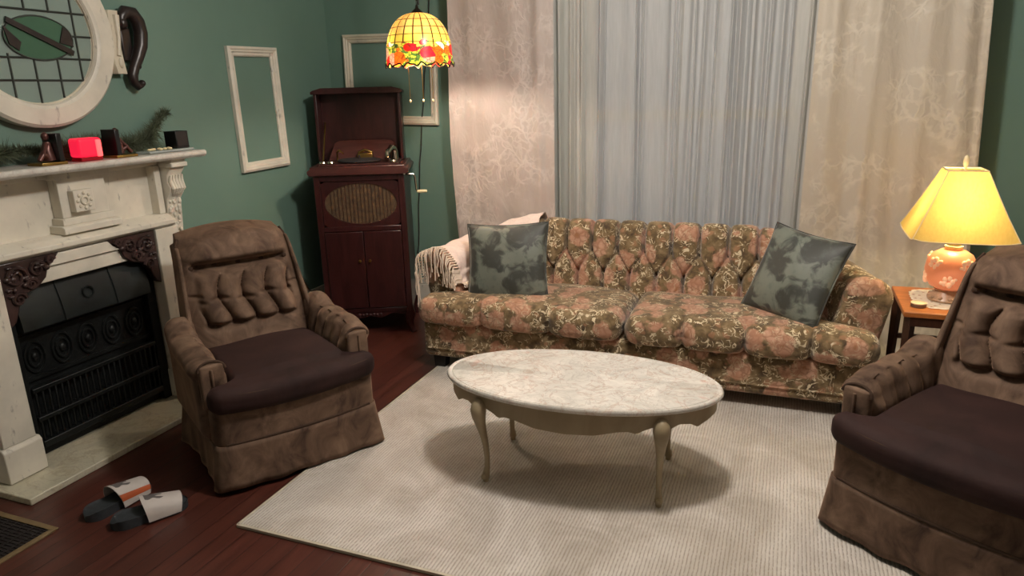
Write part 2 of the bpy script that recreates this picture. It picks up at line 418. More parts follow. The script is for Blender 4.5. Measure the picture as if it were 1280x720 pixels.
M['needle'] = simple('evergreen_needles', rgb(92, 100, 76), .7, 0, .3, 20); M['twig'] = simple('twig_bark', rgb(70, 52, 36), .9)
M['redglass'] = m_glow('lit_red_glass', rgb(255, 34, 70), .9, rgb(200, 10, 30)); M['redbase'] = m_glass('red_glass_base', rgb(210, 50, 60), .45, .08); M['flame'] = m_glow('candle_glow', rgb(255, 90, 90), 1.6)
M['bronze'] = simple('reddish_bronze', rgb(92, 56, 50), .35, .4, .3, 30); M['black'] = simple('black_lacquer', rgb(18, 17, 18), .3); M['clear'] = m_glass('clear_glass_chips', rgb(225, 230, 226), .4, .1)
M['rubber'] = simple('charcoal_foam_sole', rgb(46, 50, 54), .7, 0, .2, 60); M['strap'] = simple('white_slide_strap', rgb(190, 182, 176), .6, 0, .05); M['orange'] = simple('orange_trim', rgb(178, 84, 40), .6); M['greymark'] = simple('grey_mark', rgb(96, 90, 88), .7)
M['vent'] = simple('dark_vent_grille', rgb(34, 26, 26), .6); M['ventbrass'] = simple('dull_brass_frame', rgb(140, 118, 84), .5, .3, .15, 14)
M['darkmetal'] = simple('dark_bronze_metal', rgb(44, 36, 28), .4, .7); M['cord'] = simple('dark_cord', rgb(38, 34, 30), .7)
M['tiff'] = m_tiffany(-.285, 0.0); M['bulb'] = m_glow('warm_bulb', (1, .78, .46, 1), 4); M['opal'] = m_glow('opal_glass', (1, .9, .75, 1), 3)

# ------------------------------------------------------------------ room shell
XL, YB, XR, YF, ZC = -3.0, 4.27, 2.6, -1.7, 2.75
m = MB(); m.box(XL - .15, YF - .15, -.12, XR + .15, YB + .15, 0); struct(m.build('floor', M['floor']))
m = MB(); m.box(XL - .15, YF - .15, ZC, XR + .15, YB + .15, ZC + .12); struct(m.build('ceiling', M['ceil']))
m = MB(); m.box(XL - .15, YF - .15, 0, XL, YB + .15, ZC); struct(m.build('wall_left', M['wall']))
m = MB(); m.box(XR, YF - .15, 0, XR + .15, YB + .15, ZC); struct(m.build('wall_right', M['wall2']))
m = MB(); m.box(XL, YF - .15, 0, XR, YF, ZC); struct(m.build('wall_front', M['wall2']))
WX0, WX1, WZ0, WZ1 = -1.19, .03, .62, 2.3
m = MB()
m.box(XL, YB, 0, WX0, YB + .15, ZC); m.box(WX1, YB, 0, XR, YB + .15, ZC)
m.box(WX0, YB, 0, WX1, YB + .15, WZ0); m.box(WX0, YB, WZ1, WX1, YB + .15, ZC)
struct(m.build('wall_back', M['wall']))
m = MB(); m.box(XL, YB - .022, 0, XR, YB, .2); m.box(XL, YB - .015, .2, XR, YB, .23); struct(m.build('baseboard_back', M['trim'], bevel=.004))
m = MB(); m.box(XL, 2.72, 0, XL + .022, YB - .022, .2); m.box(XL, 2.72, .2, XL + .015, YB - .022, .23)
m.box(XL, YF, 0, XL + .022, 1.58, .2); m.box(XL, YF, .2, XL + .015, 1.58, .23)
struct(m.build('baseboard_left', M['trim'], bevel=.004))
# window
win = bpy.data.objects.new('window_1', None); COL.objects.link(win); win.location = ((WX0 + WX1) / 2, YB, WZ0); struct(win)
hw = (WX1 - WX0) / 2; hh = WZ1 - WZ0
m = MB()
for a, b, c, d in ((-hw - .1, -hw, -.1, hh + .1), (hw, hw + .1, -.1, hh + .1), (-hw, hw, hh, hh + .1), (-hw, hw, -.1, -.0)):
    m.box(a, -.022, c, b, 0, d)
m.box(-hw - .12, -.05, -.03, hw + .12, 0, 0)
m.build('window_casing', M['trim'], win, bevel=.004)
def sash(z0, z1, y):
    m = MB(); w = .05
    m.box(-hw, y, z0, -hw + w, y + .035, z1); m.box(hw - w, y, z0, hw, y + .035, z1)
    m.box(-hw + w, y, z0, hw - w, y + .035, z0 + w); m.box(-hw + w, y, z1 - w, hw - w, y + .035, z1)
    s = m.build('sash', M['trim'], win, bevel=.004)
    g = MB(); g.box(-hw + w, y + .014, z0 + w, hw - w, y + .02, z1 - w); g.build('pane', M['glass'], s)
sash(0, .745, .03); sash(.70, hh, .07)

# ------------------------------------------------------------------ curtains
rod = thing('curtain_rod', 'long white curtain rod above the window carrying all four curtains', 'curtain rod', (-.6, 4.12, 2.42))
m = MB(); m.tube([(-1.5, 0, 0), (1.5, 0, 0)], .012, 12); m.build('pole', M['trim'], rod)
for sx in (-1, 1):
    m = MB(); m.ball((sx * 1.52, 0, 0), .03); m.build('finial', M['trim'], rod)
for sx in (-1.3, 1.3):
    m = MB(); m.tube([(sx, .0, .012), (sx, .15, .02)], .009, 8); m.build('bracket', M['trim'], rod)
def curtain(name, label, mat, xt0, xt1, xb0, xb1, y, fold, ztop=2.4, zbot=.012, nu=150, nv=60, group=None):
    def f(u, v):
        z = lerp(zbot, ztop, v); k = 1 - v
        x = lerp(lerp(xb0, xb1, u), lerp(xt0, xt1, u), v)
        dx, dy = fold(u, v)
        return (x + dx, y + dy, z)
    m = MB(); m.grid(f, nu, nv); 
    o = m.build(name, mat, closed=False, angle=180); tag(o, label, 'curtain', group)
    return o
def foldset(n, amp, seed):
    r = random.Random(seed); fs = []
    for i in range(n): fs.append((r.uniform(.02, .98), r.uniform(.008, .03), r.uniform(.5, 1) * amp * (1 if r.random() < .7 else -.8), r.uniform(-.03, .03)))
    return fs
def sheerfold(seed, n=15, amp=.042):
    fs = foldset(n, amp, seed); r = random.Random(seed + 5); ph = [r.uniform(0, 6) for _ in range(4)]
    def fn(u, v):
        y = .005 * math.sin(u * 23 + ph[0] + .5 * v) + .0022 * math.sin(u * 61 + ph[1])
        for c, w, a, s in fs:
            d = (u - c - s * (v - .5)) / (w * .75)
            y -= a * math.exp(-d * d)
        return 0.0, max(-.045, min(.04, y))
    return fn
SY = 4.155
curtain('sheer_curtain', 'pale grey sheer voile curtain, left one of the two sheers covering the window', M['sheer'], -1.36, -.585, -1.36, -.60, SY, sheerfold(3), nu=420, nv=30, group='sheer curtains over the window')
curtain('sheer_curtain', 'pale grey sheer voile curtain, right one of the two sheers covering the window', M['sheer'], -.60, .16, -.615, .14, SY - .012, sheerfold(8, 19), nu=420, nv=30, group='sheer curtains over the window')
def foldL(u, v):
    y = .010 * math.sin(u * 5 + .8) - .014 * math.exp(-((u - .86) / .05) ** 2) - .010 * math.exp(-((u - .2) / .05) ** 2) * (1 - .5 * v) - .006 * math.sin(u * 19 + 3 * v)
    y += .006 * math.sin(v * 34 + 3 * u) * math.exp(-((u - .12) / .12) ** 2) * (1 - v) + .004 * math.sin(v * 60 + 7 * u) * (1 - v)
    return .012 * math.sin(v * 9) * (u < .02), y
curtain('damask_curtain', 'champagne damask curtain with branch pattern hanging left of the sheers', M['damaskL'], -2.0, -1.315, -1.99, -1.315, 4.075, foldL, group='damask curtains beside the window')
def foldR(u, v):
    y = 0
    for c, w, a in ((.10, .05, .022), (.27, .05, -.014), (.36, .045, .026), (.56, .06, -.012), (.66, .05, .018), (.86, .06, .022), (.985, .02, .02)):
        y -= a * math.exp(-((u - c - .04 * (v - .5)) / w) ** 2) * (.55 + .45 * v if c < .6 else .8)
    y -= .004 * math.sin(u * 41 + 4 * v) + .15 * max(0, 1 - v / .05) ** 2 * sst(.25, .5, u) * (1 + .3 * math.sin(u * 30))
    return 0, y
cr = curtain('damask_curtain', 'ivory damask curtain with branch pattern behind the lit table lamp', M['damaskR'], .085, .80, .07, .92, 4.075, foldR, group='damask curtains beside the window', nv=100)

# ------------------------------------------------------------------ rug
rg = thing('area_rug', 'large pale beige ribbed rug under the marble coffee table', 'rug', (-.4, 2.63, 0))
m = MB(); m.rbox((0, 0, .007), (1.37, .925, .006), .005, None, 60, 2); m.build('pile', M['rug'], rg, 60)
m = MB()
for a, b, c, d in ((-1.375, -.934, 1.375, -.923), (-1.375, .923, 1.375, .934), (-1.378, -.93, -1.367, .93), (1.367, -.93, 1.378, .93)): m.box(a, b, .002, c, d, .0125)
m.build('binding', M['rugedge'], rg)
RZ = .013

# ------------------------------------------------------------------ fireplace
FX = -2.83
fp = thing('fireplace_mantel', 'white painted fireplace surround with marble shelf and dark carved corners', 'fireplace', (XL, 2.12, 0))
def F(x): return x - XL
OY = 2.12
def fy(y): return y - OY
HZ = .03
# shelf
m = MB(); m.prism([(0, 0), (F(-2.765), 0), (F(-2.752), .012), (F(-2.752), .026), (F(-2.76), .034), (0, .034)], 1, fy(1.47), fy(2.80))
for i, v in enumerate(m.v): m.v[i] = (v[0], v[1], v[2] + 1.228)
m.build('mantel_shelf', M['shelfmarble'], fp, bevel=.004)
m = MB(); m.box(F(XL) + .001, fy(1.62), .80, F(-2.92), fy(2.62), 1.228); m.build('frieze_panel', M['white'], fp)
m = MB()
m.prism([(0, .905), (F(-2.835), .905), (F(-2.815), .92), (F(-2.815), .94), (F(-2.84), .952), (F(-2.86), .965), (0, .965)], 1, fy(1.60), fy(2.60))
m.build('lower_ledge', M['white'], fp, bevel=.003)
m = MB(); m.box(F(-2.92), fy(1.62), 1.200, F(-2.885), fy(2.61), 1.2275); m.box(F(-2.92), fy(2.565), .966, F(-2.87), fy(2.60), 1.199); m.build('frieze_moulding', M['white'], fp, bevel=.003)
# centre block
m = MB(); y0, y1 = 2.06, 2.285
m.box(F(-2.92), fy(y0), 1.03, F(-2.862), fy(y1), 1.227)
m.box(F(-2.92), fy(y0 - .012), 1.0, F(-2.85), fy(y1 + .012), 1.03)
m.prism([(F(-2.92), .966), (F(-2.828), .966), (F(-2.828), .992), (F(-2.845), 1.0), (F(-2.92), 1.0)], 1, fy(y0 - .028), fy(y1 + .028))
m.box(F(-2.90), fy(y0 - .02), 1.195, F(-2.845), fy(y1 + .02), 1.227)
cb = m.build('centre_block', M['white'], fp, bevel=.003)
m = MB(); yc, zc = 2.145, 1.098
m.box(F(-2.862), fy(yc - .046), zc - .046, F(-2.826), fy(yc + .046), zc + .046)
ro = m.build('rosette', M['white'], fp, bevel=.003)
m = MB(); m.tube([(F(-2.824), fy(yc) + .016 * math.cos(a), zc + .016 * math.sin(a)) for a in [2*PI*i/16 for i in range(16)]], .005, 8, True)
for k in range(8):
    a = 2 * PI * k / 8; m.ball((F(-2.825), fy(yc) + .032 * math.cos(a), zc + .032 * math.sin(a)), (.005, .008, .008), 8, 6)
m.build('flower_relief', M['cream'], ro)
# pilasters
for (y0, y1) in ((1.60, 1.735), (2.485, 2.62)):
    m = MB()
    m.box(0.001, fy(y0), HZ + .15, F(FX), fy(y1), .904)
    m.build('pilaster', M['white'], fp, bevel=.004)
    m = MB(); m.prism([(0.001, HZ + .001), (F(-2.815), HZ + .001), (F(-2.815), HZ + .135), (F(-2.828), HZ + .15), (.001, HZ + .15)], 1, fy(y0 - .012), fy(y1 + .012))
    m.build('plinth', M['white'], fp, bevel=.004)
# corbels
def corbel(yc):
    m = MB(); hwid = .045
    prof = [(0, .84), (.12, .84), (.128, .90), (.135, .98), (.14, 1.03), (.165, 1.06), (.175, 1.09), (.16, 1.115), (.165, 1.15), (.19, 1.18), (.20, 1.205), (.205, 1.2275), (0, 1.2275)]
    m.prism([(p[0] + .001, p[1]) for p in prof], 1, fy(yc) - hwid, fy(yc) + hwid)
    c = m.build('corbel', M['white'], fp, bevel=.004)
    m = MB(); r = random.Random(3)
    for i in range(26):
        z = r.uniform(.86, 1.04); m.ball((.132 + (z - .85) * .05, fy(yc) + r.uniform(-.034, .034), z), (.007, r.uniform(.006, .011), r.uniform(.008, .015)), 8, 6)
    for k in range(5):
        y = -.032 + .016 * k
        m.tube([(.165, fy(yc) + y * .7, 1.055), (.183, fy(yc) + y, 1.085), (.172, fy(yc) + y * 1.1, 1.12), (.178, fy(yc) + y * 1.1, 1.15)], [.005, .010, .009, .004], 8)
    m.build('acanthus_carving', M['white'], c)
    m = MB(); m.box(.12, fy(yc) - .05, 1.188, .212, fy(yc) + .05, 1.212); m.build('corbel_cap', M['white'], c, bevel=.005)
corbel(2.652); corbel(1.57)
# lintel
m = MB()
m.prism([(1.965, .90), (2.40, .90), (2.42, .85), (1.945, .85)], 0, F(-2.88), F(-2.842))
m.prism([(1.94, .855), (2.425, .855), (2.48, .785), (1.885, .785)], 0, F(-2.885), F(-2.855))
for i, v in enumerate(m.v): m.v[i] = (v[0], fy(v[1]), v[2])
m.build('lintel', M['white'], fp, bevel=.004)
# carved spandrels
def spandrel(ya, sg):
    m = MB()
    pts = [(0, .904), (.26, .904), (.235, .875), (.20, .85), (.185, .81), (.14, .775), (.09, .765), (.055, .72), (.03, .66), (0, .64)]
    pts = [(fy(ya + sg * p), z) for p, z in pts]
    m.prism(pts, 0, F(-2.875), F(-2.84))
    s = m.build('carved_spandrel', M['carved'], fp, bevel=.005)
    m = MB(); r = random.Random(11)
    def P(a, z, x=.0): return (F(-2.838) + x, fy(ya + sg * a), z)
    for (cx, cz, R) in ((.06, .84, .045), (.15, .855, .035), (.055, .75, .03), (.21, .88, .018), (.115, .80, .025)):
        m.tube([P(cx + R * (1 - k / 22) * math.cos(k * .55), cz + R * (1 - k / 22) * math.sin(k * .55), .004) for k in range(20)], [.009 * (1 - k / 30) for k in range(20)], 6)
    for i in range(22):
        a = r.uniform(.01, .19); z = .885 - r.uniform(0, .16 * (1 - a / .24))
        m.ball(P(a, z, .002), (.010, r.uniform(.008, .016), r.uniform(.006, .014)), 8, 6)
    m.build('leaf_carving', M['carved'], s)
spandrel(1.737, 1); spandrel(2.483, -1)
# iron insert
ins = thing('fireplace_insert', 'black cast iron fireplace insert with hood and patterned grate inside the white surround', 'fireplace insert', (-2.99, 2.11, HZ))
def iy(y): return y - 2.11
m = MB()
m.box(.002, iy(1.742), .0015, .06, iy(2.478), .60); m.box(.06, iy(1.742), .0015, .10, iy(1.79), .72); m.box(.06, iy(2.43), .0015, .10, iy(2.478), .72); m.box(.002, iy(1.742), .60, .08, iy(2.478), .75)
m.build('surround_plate', M['iron'], ins, bevel=.004)
m = MB()
m.slab(lambda u, v: (.098 + .035 * math.sin((1 - v) * 1.45) , lerp(iy(1.795), iy(2.425), u), .575 + .17 * v), lambda u, v: (.081, lerp(iy(1.795), iy(2.425), u), .575 + .17 * v), 20, 14)
hood = m.build('hood', M['ironh'], ins)
m = MB()
for y in (1.98, 2.24): m = MB(); m.tube([(.100 + .036 * math.sin((1 - v) * 1.45), iy(y), .575 + .17 * v) for v in (0, .2, .4, .6, .8, 1)], .004, 6); m.build('hood_rib', M['ironh'], hood)
m = MB()
m.tube([(.125, iy(2.11) + .025 * math.cos(a), .665 + .025 * math.sin(a)) for a in [2*PI*k/14 for k in range(14)]], .005, 6, True)
m.build('hood_relief', M['ironh'], hood)
m = MB()
for z, h in ((.30, .02), (.17, .02), (.05, .03)): m.box(.062, iy(1.795), z, .105, iy(2.425), z + h)
for k in range(22):
    y = iy(1.81 + .61 * k / 21); m.tube([(.09, y, .06), (.095, y, .31)], .006, 6)
m.build('grate', M['iron'], ins, bevel=.003)
m = MB(); r = random.Random(4)
for k in range(5):
    yc = iy(1.86 + .125 * k); zc = .44
    for R in (.045, .028): m.tube([(.064, yc + R * math.cos(a), zc + R * 1.5 * math.sin(a)) for a in [2*PI*q/18 for q in range(18)]], .006, 6, True)
    m.ball((.064, yc, zc), (.01, .014, .02), 8, 6)
m.box(.06, iy(1.80), .345, .075, iy(2.42), .36); m.box(.06, iy(1.80), .53, .075, iy(2.42), .545)
m.build('relief_panel', M['iron'], ins)
# hearth slab
h = thing('hearth_slab', 'pale marble hearth slab on the wood floor below the fireplace', 'hearth', (-2.8, 2.1, 0))
m = MB(); m.box(-.195, -.555, 0, .155, .60, HZ - .001); o = m.build('slab', M['hearth'], h, bevel=.004)

# ------------------------------------------------------------------ round leaded window on wall
RX, RY, RZc = XL, 2.15, 1.79
rw = thing('round_leaded_window', 'round white framed leaded glass window hung above the mantel', 'window panel', (RX, RY, RZc))
def ring(r0, r1, x0, x1, n=72, prof=None):
    m = MB()
    pr = prof or [(r0, x0), (r1, x0), (r1, x1 - .012), (r1 - .012, x1), (r0 + .02, x1), (r0 + .012, x1 - .006), (r0 + .006, x1 - .008), (r0, x1 - .018)]
    vs = []; fs = []; k = len(pr)
    for i in range(n):
        a = 2 * PI * i / n
        for (r_, x) in pr: vs.append((x, r_ * math.cos(a), r_ * math.sin(a)))
    for i in range(n):
        j = (i + 1) % n
        for q in range(k):
            w = (q + 1) % k; fs.append((i*k+q, j*k+q, j*k+w, i*k+w))
    m.add(vs, fs); return m
ring(.288, .385, .002, .06).build('frame', M['white'], rw, 30)
ring(.278, .296, .018, .038).build('inner_bead', M['cream'], rw)
m = MB(); m.lathe([(.285, 0), (.285, .005)], 64); m.v = [(.022 + z, x, y) for x, y, z in m.v]
gl = m.build('leaded_glass', M['leadglass'], rw)
m = MB()
def chord_y(z): return math.sqrt(max(0, .283 ** 2 - z * z))
for z in (-.19, -.10, -.005, .09, .18):
    w = chord_y(z)
    if abs(z + .005) < .01:
        for s in (-1, 1): m.tube([(.027, s * .15, z), (.027, s * w, z)], .005, 6)
    elif abs(z) <= .1:
        for s in (-1, 1): m.tube([(.027, s * (.0 if abs(z) > .085 else 0), z), (.027, s * w, z)], .005, 6)
    else: m.tube([(.027, -w, z), (.027, w, z)], .005, 6)
for y in (-.21, -.105, 0, .105, .21):
    w = chord_y(y)
    if abs(y) < .15:
        for s in (-1, 1): m.tube([(.027, y, s * .085), (.027, y, s * w)], .005, 6)
    else: m.tube([(.027, y, -w), (.027, y, w)], .005, 6)
m.build('lead_grid', M['lead'], rw)
# lens motif
def lens(a): 
    t = a
    return .04 + .150 * math.cos(t), -.02 + .088 * math.sin(t)
m = MB(); m.prism([lens(2*PI*k/40) for k in range(40)], 0, .0275, .032); ln_ = m.build('lens_glass', M['greenglass'], rw)
m = MB(); m.tube([(.031,) + lens(2*PI*k/40) for k in range(40)], .004, 6, True); m.build('lens_came', M['lead'], ln_)
m = MB()
def rot(p, a): return (p[0]*math.cos(a) - p[1]*math.sin(a), p[0]*math.sin(a) + p[1]*math.cos(a))
m.prism([(rot(p, -.42)[0] + .04, rot(p, -.42)[1] - .02) for p in ((-.145, -.006), (.150, -.006), (.15, .016), (-.15, .016))], 0, .033, .042)
m.prism([(-.108, .02), (-.045, -.04), (-.06, -.075), (-.096, -.05)], 0, .033, .038)
m.prism([(.186, -.05), (.125, -.035), (.15, .03), (.178, .01)], 0, .033, .038)
part_label(m.build('dark_motif', M['blackwood'], ln_), 'dark diagonal bar with dark ends in the lens')
m = MB()
m.slab(lambda u, v: (.056, lerp(.375, .425, u) - .012 * math.sin(v * PI) + .0 , lerp(-.16, .12, v)), lambda u, v: (.004, lerp(.36, .425, u) - .012 * math.sin(v * PI), lerp(-.16, .12, v)), 4, 16)
m.ball((.056, .40, -.11), (.01, .014, .025), 10, 8); m.tube([(.056, .392, -.08), (.058, .405, .0), (.056, .41, .1)], [.012, .01, .016], 8)
m.build('side_bracket', M['cream'], rw, bevel=.004)
sc = thing('carved_scroll', 'dark carved wooden scroll bracket on wall beside the round window', 'wall scroll', (XL, 2.615, 1.74))
m = MB(); P = [(-.022, .112), (-.018, .145), (.008, .168), (.045, .165), (.072, .13), (.08, .08), (.068, .02), (.04, -.035), (.012, -.08), (-.006, -.115), (-.002, -.148), (.018, -.166), (.038, -.158)]
R_ = [.018, .026, .031, .034, .034, .033, .032, .028, .024, .026, .022, .02, .016]
m.tube([(.045, a, b) for a, b in P], R_, 12); m.ball((.045, -.018, .118), (.028, .026, .03)); m.ball((.045, .042, -.152), (.02, .016, .016)); m.ball((.05, .03, -.075), (.018, .016, .014))
m.build('scroll', M['blackwood'], sc)
m = MB(); m.box(.001, -.02, -.05, .03, .035, .10); m.build('mounting_block', M['blackwood'], sc, bevel=.006)

# ------------------------------------------------------------------ mantel ornaments (shelf top z = 1.262)
MZ = 1.2625
ga = thing('evergreen_garland', 'dusty evergreen garland lying along the back of the mantel shelf', 'garland', (-2.93, 2.2, MZ))
r = random.Random(21)
path = []
for i in range(60):
    u = i / 59; y = lerp(-.62, .56, u)
    z = .05 + .008 * math.sin(u * 23) + (.14 * sst(.86, 1.0, u)); x = .012 * math.sin(u * 17); path.append(Vector((x, y, z)))
m = MB(); m.tube(path, .005, 6); m.build('stem', M['twig'], ga)
m = MB()
for i, p in enumerate(path):
    u = i / 59
    dens = 1.0
    L = .045 if .30 < u < .47 else .085
    if u > .92: L = .045
    for k in range(110):
        a = r.uniform(0, 2 * PI); f = r.uniform(-.7, .9)
        d = Vector((math.cos(a), f, math.sin(a))).normalized() * r.uniform(.5, 1) * L
        q = p + Vector((0, r.uniform(-.01, .01), 0))
        e = q + d; e.z = max(e.z, .002); e.x = max(e.x, -.066); e.x = min(e.x, .055)
        mid = (q + e) / 2 + Vector((0, 0, .004))
        if e.z > .125 and u < .86: e.z = .125
        w = Vector((r.uniform(-1, 1), r.uniform(-1, 1), r.uniform(-1, 1))).normalized() * .0024
        w2 = d.cross(w).normalized() * .0024
        m.add([q + w, q - w, q + w2, e], [(0, 1, 3), (1, 2, 3), (2, 0, 3), (0, 2, 1)])
o = m.build('needles', M['needle'], ga); o['kind'] = 'stuff'
def bookend(y, sg, label):
    t = thing('bookend', label, 'bookend', (-2.83, y, MZ), 0, 'figurine bookends on the mantel')
    m = MB(); m.box(-.04, -.055, 0, .05, .055, .012); m.build('base', M['brass'], t, bevel=.002)
    m = MB(); m.box(-.038, sg * .035 - .012, .012, .048, sg * .035 + .012, .125); m.build('upright', M['black'], t, bevel=.003)
    m = MB(); s = -sg
    m.tube([(.005, s * -.01, .018), (.005, s * -.005, .06), (.004, s * -.012, .09)], [.026, .022, .014], 12)
    m.tube([(.012, s * -.005, .085), (.02, s * .012, .06), (.025, s * .028, .045)], [.009, .008, .007], 8)
    m.tube([(.01, s * .0, .03), (.02, s * .025, .045), (.022, s * .045, .02)], [.014, .012, .009], 10)
    m.ball((.005, s * -.008, .113), (.015, .014, .018))
    m.build('seated_figure', M['bronze'], t)
bookend(2.015, 1, 'dark bookend with reddish seated figure left of the red candle holder')
bookend(2.36, -1, 'dark bookend with leaning seated figure right of the red candle holder')
ca = thing('candle_holder', 'glowing red rectangular glass candle holder on the mantel shelf', 'candle holder', (-2.825, 2.195, MZ))
m = MB(); m.rbox((0, 0, .057), (.034, .055, .04), .012); m.build('lit_glass', M['redglass'], ca)
m = MB(); m.rbox((0, 0, .0085), (.032, .052, .0083), .004); m.build('glass_foot', M['redbase'], ca)
m = MB(); m.rbox((.036, .035, .052), (.006, .012, .036), .005); m.build('flame_spot', M['flame'], ca)
bx = thing('candle_box', 'small square black candle cup near the right end of the mantel', 'candle cup', (-2.84, 2.705, MZ))
m = MB(); z0 = .014
m.box(-.038, -.038, z0, .038, .038, z0 + .006)
for a in ((-.038, -.038, .038, -.033), (-.038, .033, .038, .038), (-.038, -.033, -.033, .033), (.033, -.033, .038, .033)): m.box(a[0], a[1], z0 + .006, a[2], a[3], z0 + .082)
m.build('cup', M['black'], bx, bevel=.002)
m = MB(); m.box(-.031, -.031, z0 + .007, .031, .031, z0 + .06); m.build('wax', M['black'], bx)
tr = thing('glass_tray', 'long clear glass tray in front of garland under the black candle cup', 'tray', (-2.84, 2.63, MZ))
m = MB(); m.rbox((0, 0, .0065), (.045, .135, .006), .004); m.build('dish', M['clear'], tr)
r = random.Random(9); m = MB()
for k in range(8): m.ball((r.uniform(0, .035), -.11 + .018 * k, .018), (.009, .011, .006), 8, 6)
m.build('glass_chips', M['pearl'], tr)

# ------------------------------------------------------------------ empty frames on walls
def frame(name, label, loc, rz, w, h, fw, mat, tilt=0, group=None):
    t = thing(name, label, 'picture frame', loc, rz, group)
    # local: x along width, y out of wall (negative = into room), z up
    prof = [(0, 0), (0, -.022), (.25, -.030), (.38, -.024), (.52, -.024), (.64, -.017), (.85, -.017), (1, -.010), (1, 0)]
    cs = [(-w/2, -h/2), (w/2, -h/2), (w/2, h/2), (-w/2, h/2)]
    for k in range(4):
        a = Vector(cs[k]); b = Vector(cs[(k + 1) % 4]); ai = Vector((a[0] - math.copysign(fw, a[0]), a[1] - math.copysign(fw, a[1]))); bi = Vector((b[0] - math.copysign(fw, b[0]), b[1] - math.copysign(fw, b[1])))
        m = MB()
        def V2(p, y):
            q = rot(p, tilt); return (q[0], y - .002, q[1])
        vs = []; n = len(prof)
        for (tt, d) in prof: vs.append(V2(a.lerp(ai, tt), d)); 
        for (tt, d) in prof: vs.append(V2(b.lerp(bi, tt), d))
        fs = [(i, (i + 1) % n, n + (i + 1) % n, n + i) for i in range(n)] + [tuple(range(n)), tuple(range(2*n - 1, n - 1, -1))]
        m.add(vs, fs); m.build('rail', mat, t, 25)
    return t
frame('picture_frame', 'empty white moulded picture frame on left wall between mantel and record cabinet', (XL, 3.50, 1.44), PI / 2, .42, .71, .055, M['white'], .015, 'empty white frames on the walls')
frame('picture_frame', 'empty white picture frame on back wall behind the hanging stained glass lamp', (-2.52, YB, 1.60), 0, .70, .58, .055, M['cream'], -.025, 'empty white frames on the walls')

# ------------------------------------------------------------------ phonograph cabinet
yaw = math.radians(25)
fl_, fr_ = Vector((-2.705, 3.585)), Vector((-2.215, 3.81))
mid = (fl_ + fr_) / 2
PH = thing('phonograph_cabinet', 'tall dark mahogany wind-up phonograph cabinet with its lid open', 'phonograph', (mid.x, mid.y, 0), yaw)
PH.scale = (1.04, 1, 1.014)
W = .265; D = .46
m = MB()
m.box(-W, .015, .15, -W + .02, D, 1.02); m.box(W - .02, .015, .15, W, D, 1.02); m.box(-W + .02, D - .02, .15, W - .02, D, 1.02); m.box(-W + .02, .02, .15, W - .02, D - .02, .18)
m.box(-W + .02, .02, 1.0, W - .02, D - .02, 1.02); m.box(-W + .02, .02, .68, W - .02, D - .02, .70)
# face frame
m.box(-W, -.005, .15, -W + .035, .015, 1.02); m.box(W - .035, -.005, .15, W, .015, 1.02); m.box(-W + .035, -.005, .985, W - .035, .015, 1.02); m.box(-W + .035, -.005, .675, W - .035, .015, .705); m.box(-W + .035, -.005, .15, W - .035, .015, .175)
m.build('case', M['mahog'], PH, bevel=.003)
m = MB(); m.prism([(-W - .02, 1.02), (W + .02, 1.02), (W + .03, 1.035), (W + .03, 1.05), (W + .012, 1.062), (W + .012, 1.075), (-W - .012, 1.075), (-W - .012, 1.062), (-W - .03, 1.05), (-W - .03, 1.035)], 1, -.025, D)
m.build('top_moulding', M['mahogl'], PH, bevel=.004)
# feet, apron
for sx in (-1, 1):
    for y, o_ in ((.03, -1), (D - .03, 1)):
        m = MB(); x = sx * (W - .03)
        m.tube([(x, y, .17), (x + sx * .012, y + o_ * .008, .12), (x + sx * .006, y + o_ * .003, .06), (x + sx * .02, y + o_ * .012, .02), (x + sx * .03, y + o_ * .015, .0)], [.032, .034, .022, .018, .022], 12)
        m.build('leg', M['mahog'], PH)
m = MB(); pts = [(-W + .05, .15), (W - .05, .15)]
for i in range(25):
    u = 1 - i / 24; x = lerp(-W + .05, W - .05, u); pts.append((x, .135 - .022 * math.sin(u * PI) ** 2 - .008 * math.cos(u * 6 * PI)))
m.prism(pts, 1, .0, .016); ap = m.build('apron', M['mahog'], PH)
m = MB()
for k in range(-3, 4): m.ball((k * .022, -.002, .13), (.012, .006, .008 + .004 * (k % 2)), 8, 6)
m.build('carved_shell', M['mahog'], ap)
# grille
gx = W - .037
m = MB(); m.lathe([(.001, 0), (1, 0), (1, .006), (.001, .006)], 48); m.v = [(x * (gx - .012), .010 + z, .845 + y * .128) for x, y, z in m.v]
gr = m.build('speaker_grille', M['grille'], PH)
m = MB()
for k in range(-8, 9):
    x = k * .022; hgt = .128 * math.sqrt(max(0, 1 - (x / (gx - .012)) ** 2)); m.box(x - .0015, .007, .845 - hgt, x + .0015, .0105, .845 + hgt)
m.build('grille_ribs', M['darkleg'], gr)
m = MB(); outer = [(-gx, .704), (gx, .704), (gx, .986), (-gx, .986)]
n = 48; vs = []; fs = []
for i in range(n):
    a = 2 * PI * (i + .5) / n; c_, s_ = math.cos(a), math.sin(a); k = 1 / max(abs(c_), abs(s_))
    for y in (.003, .016):
        vs.append((c_ * (gx - .014), y, .845 + s_ * .126)); vs.append((max(-1, min(1, c_ * k)) * gx, y, .845 + max(-1, min(1, s_ * k)) * .141))
for i in range(n):
    a = i * 4; b = ((i + 1) % n) * 4
    fs += [(a, b, b+1, a+1), (a+2, a+3, b+3, b+2), (a, a+2, b+2, b), (a+1, b+1, b+3, a+3)]
m.add(vs, fs); m.build('grille_surround', M['mahog'], PH)
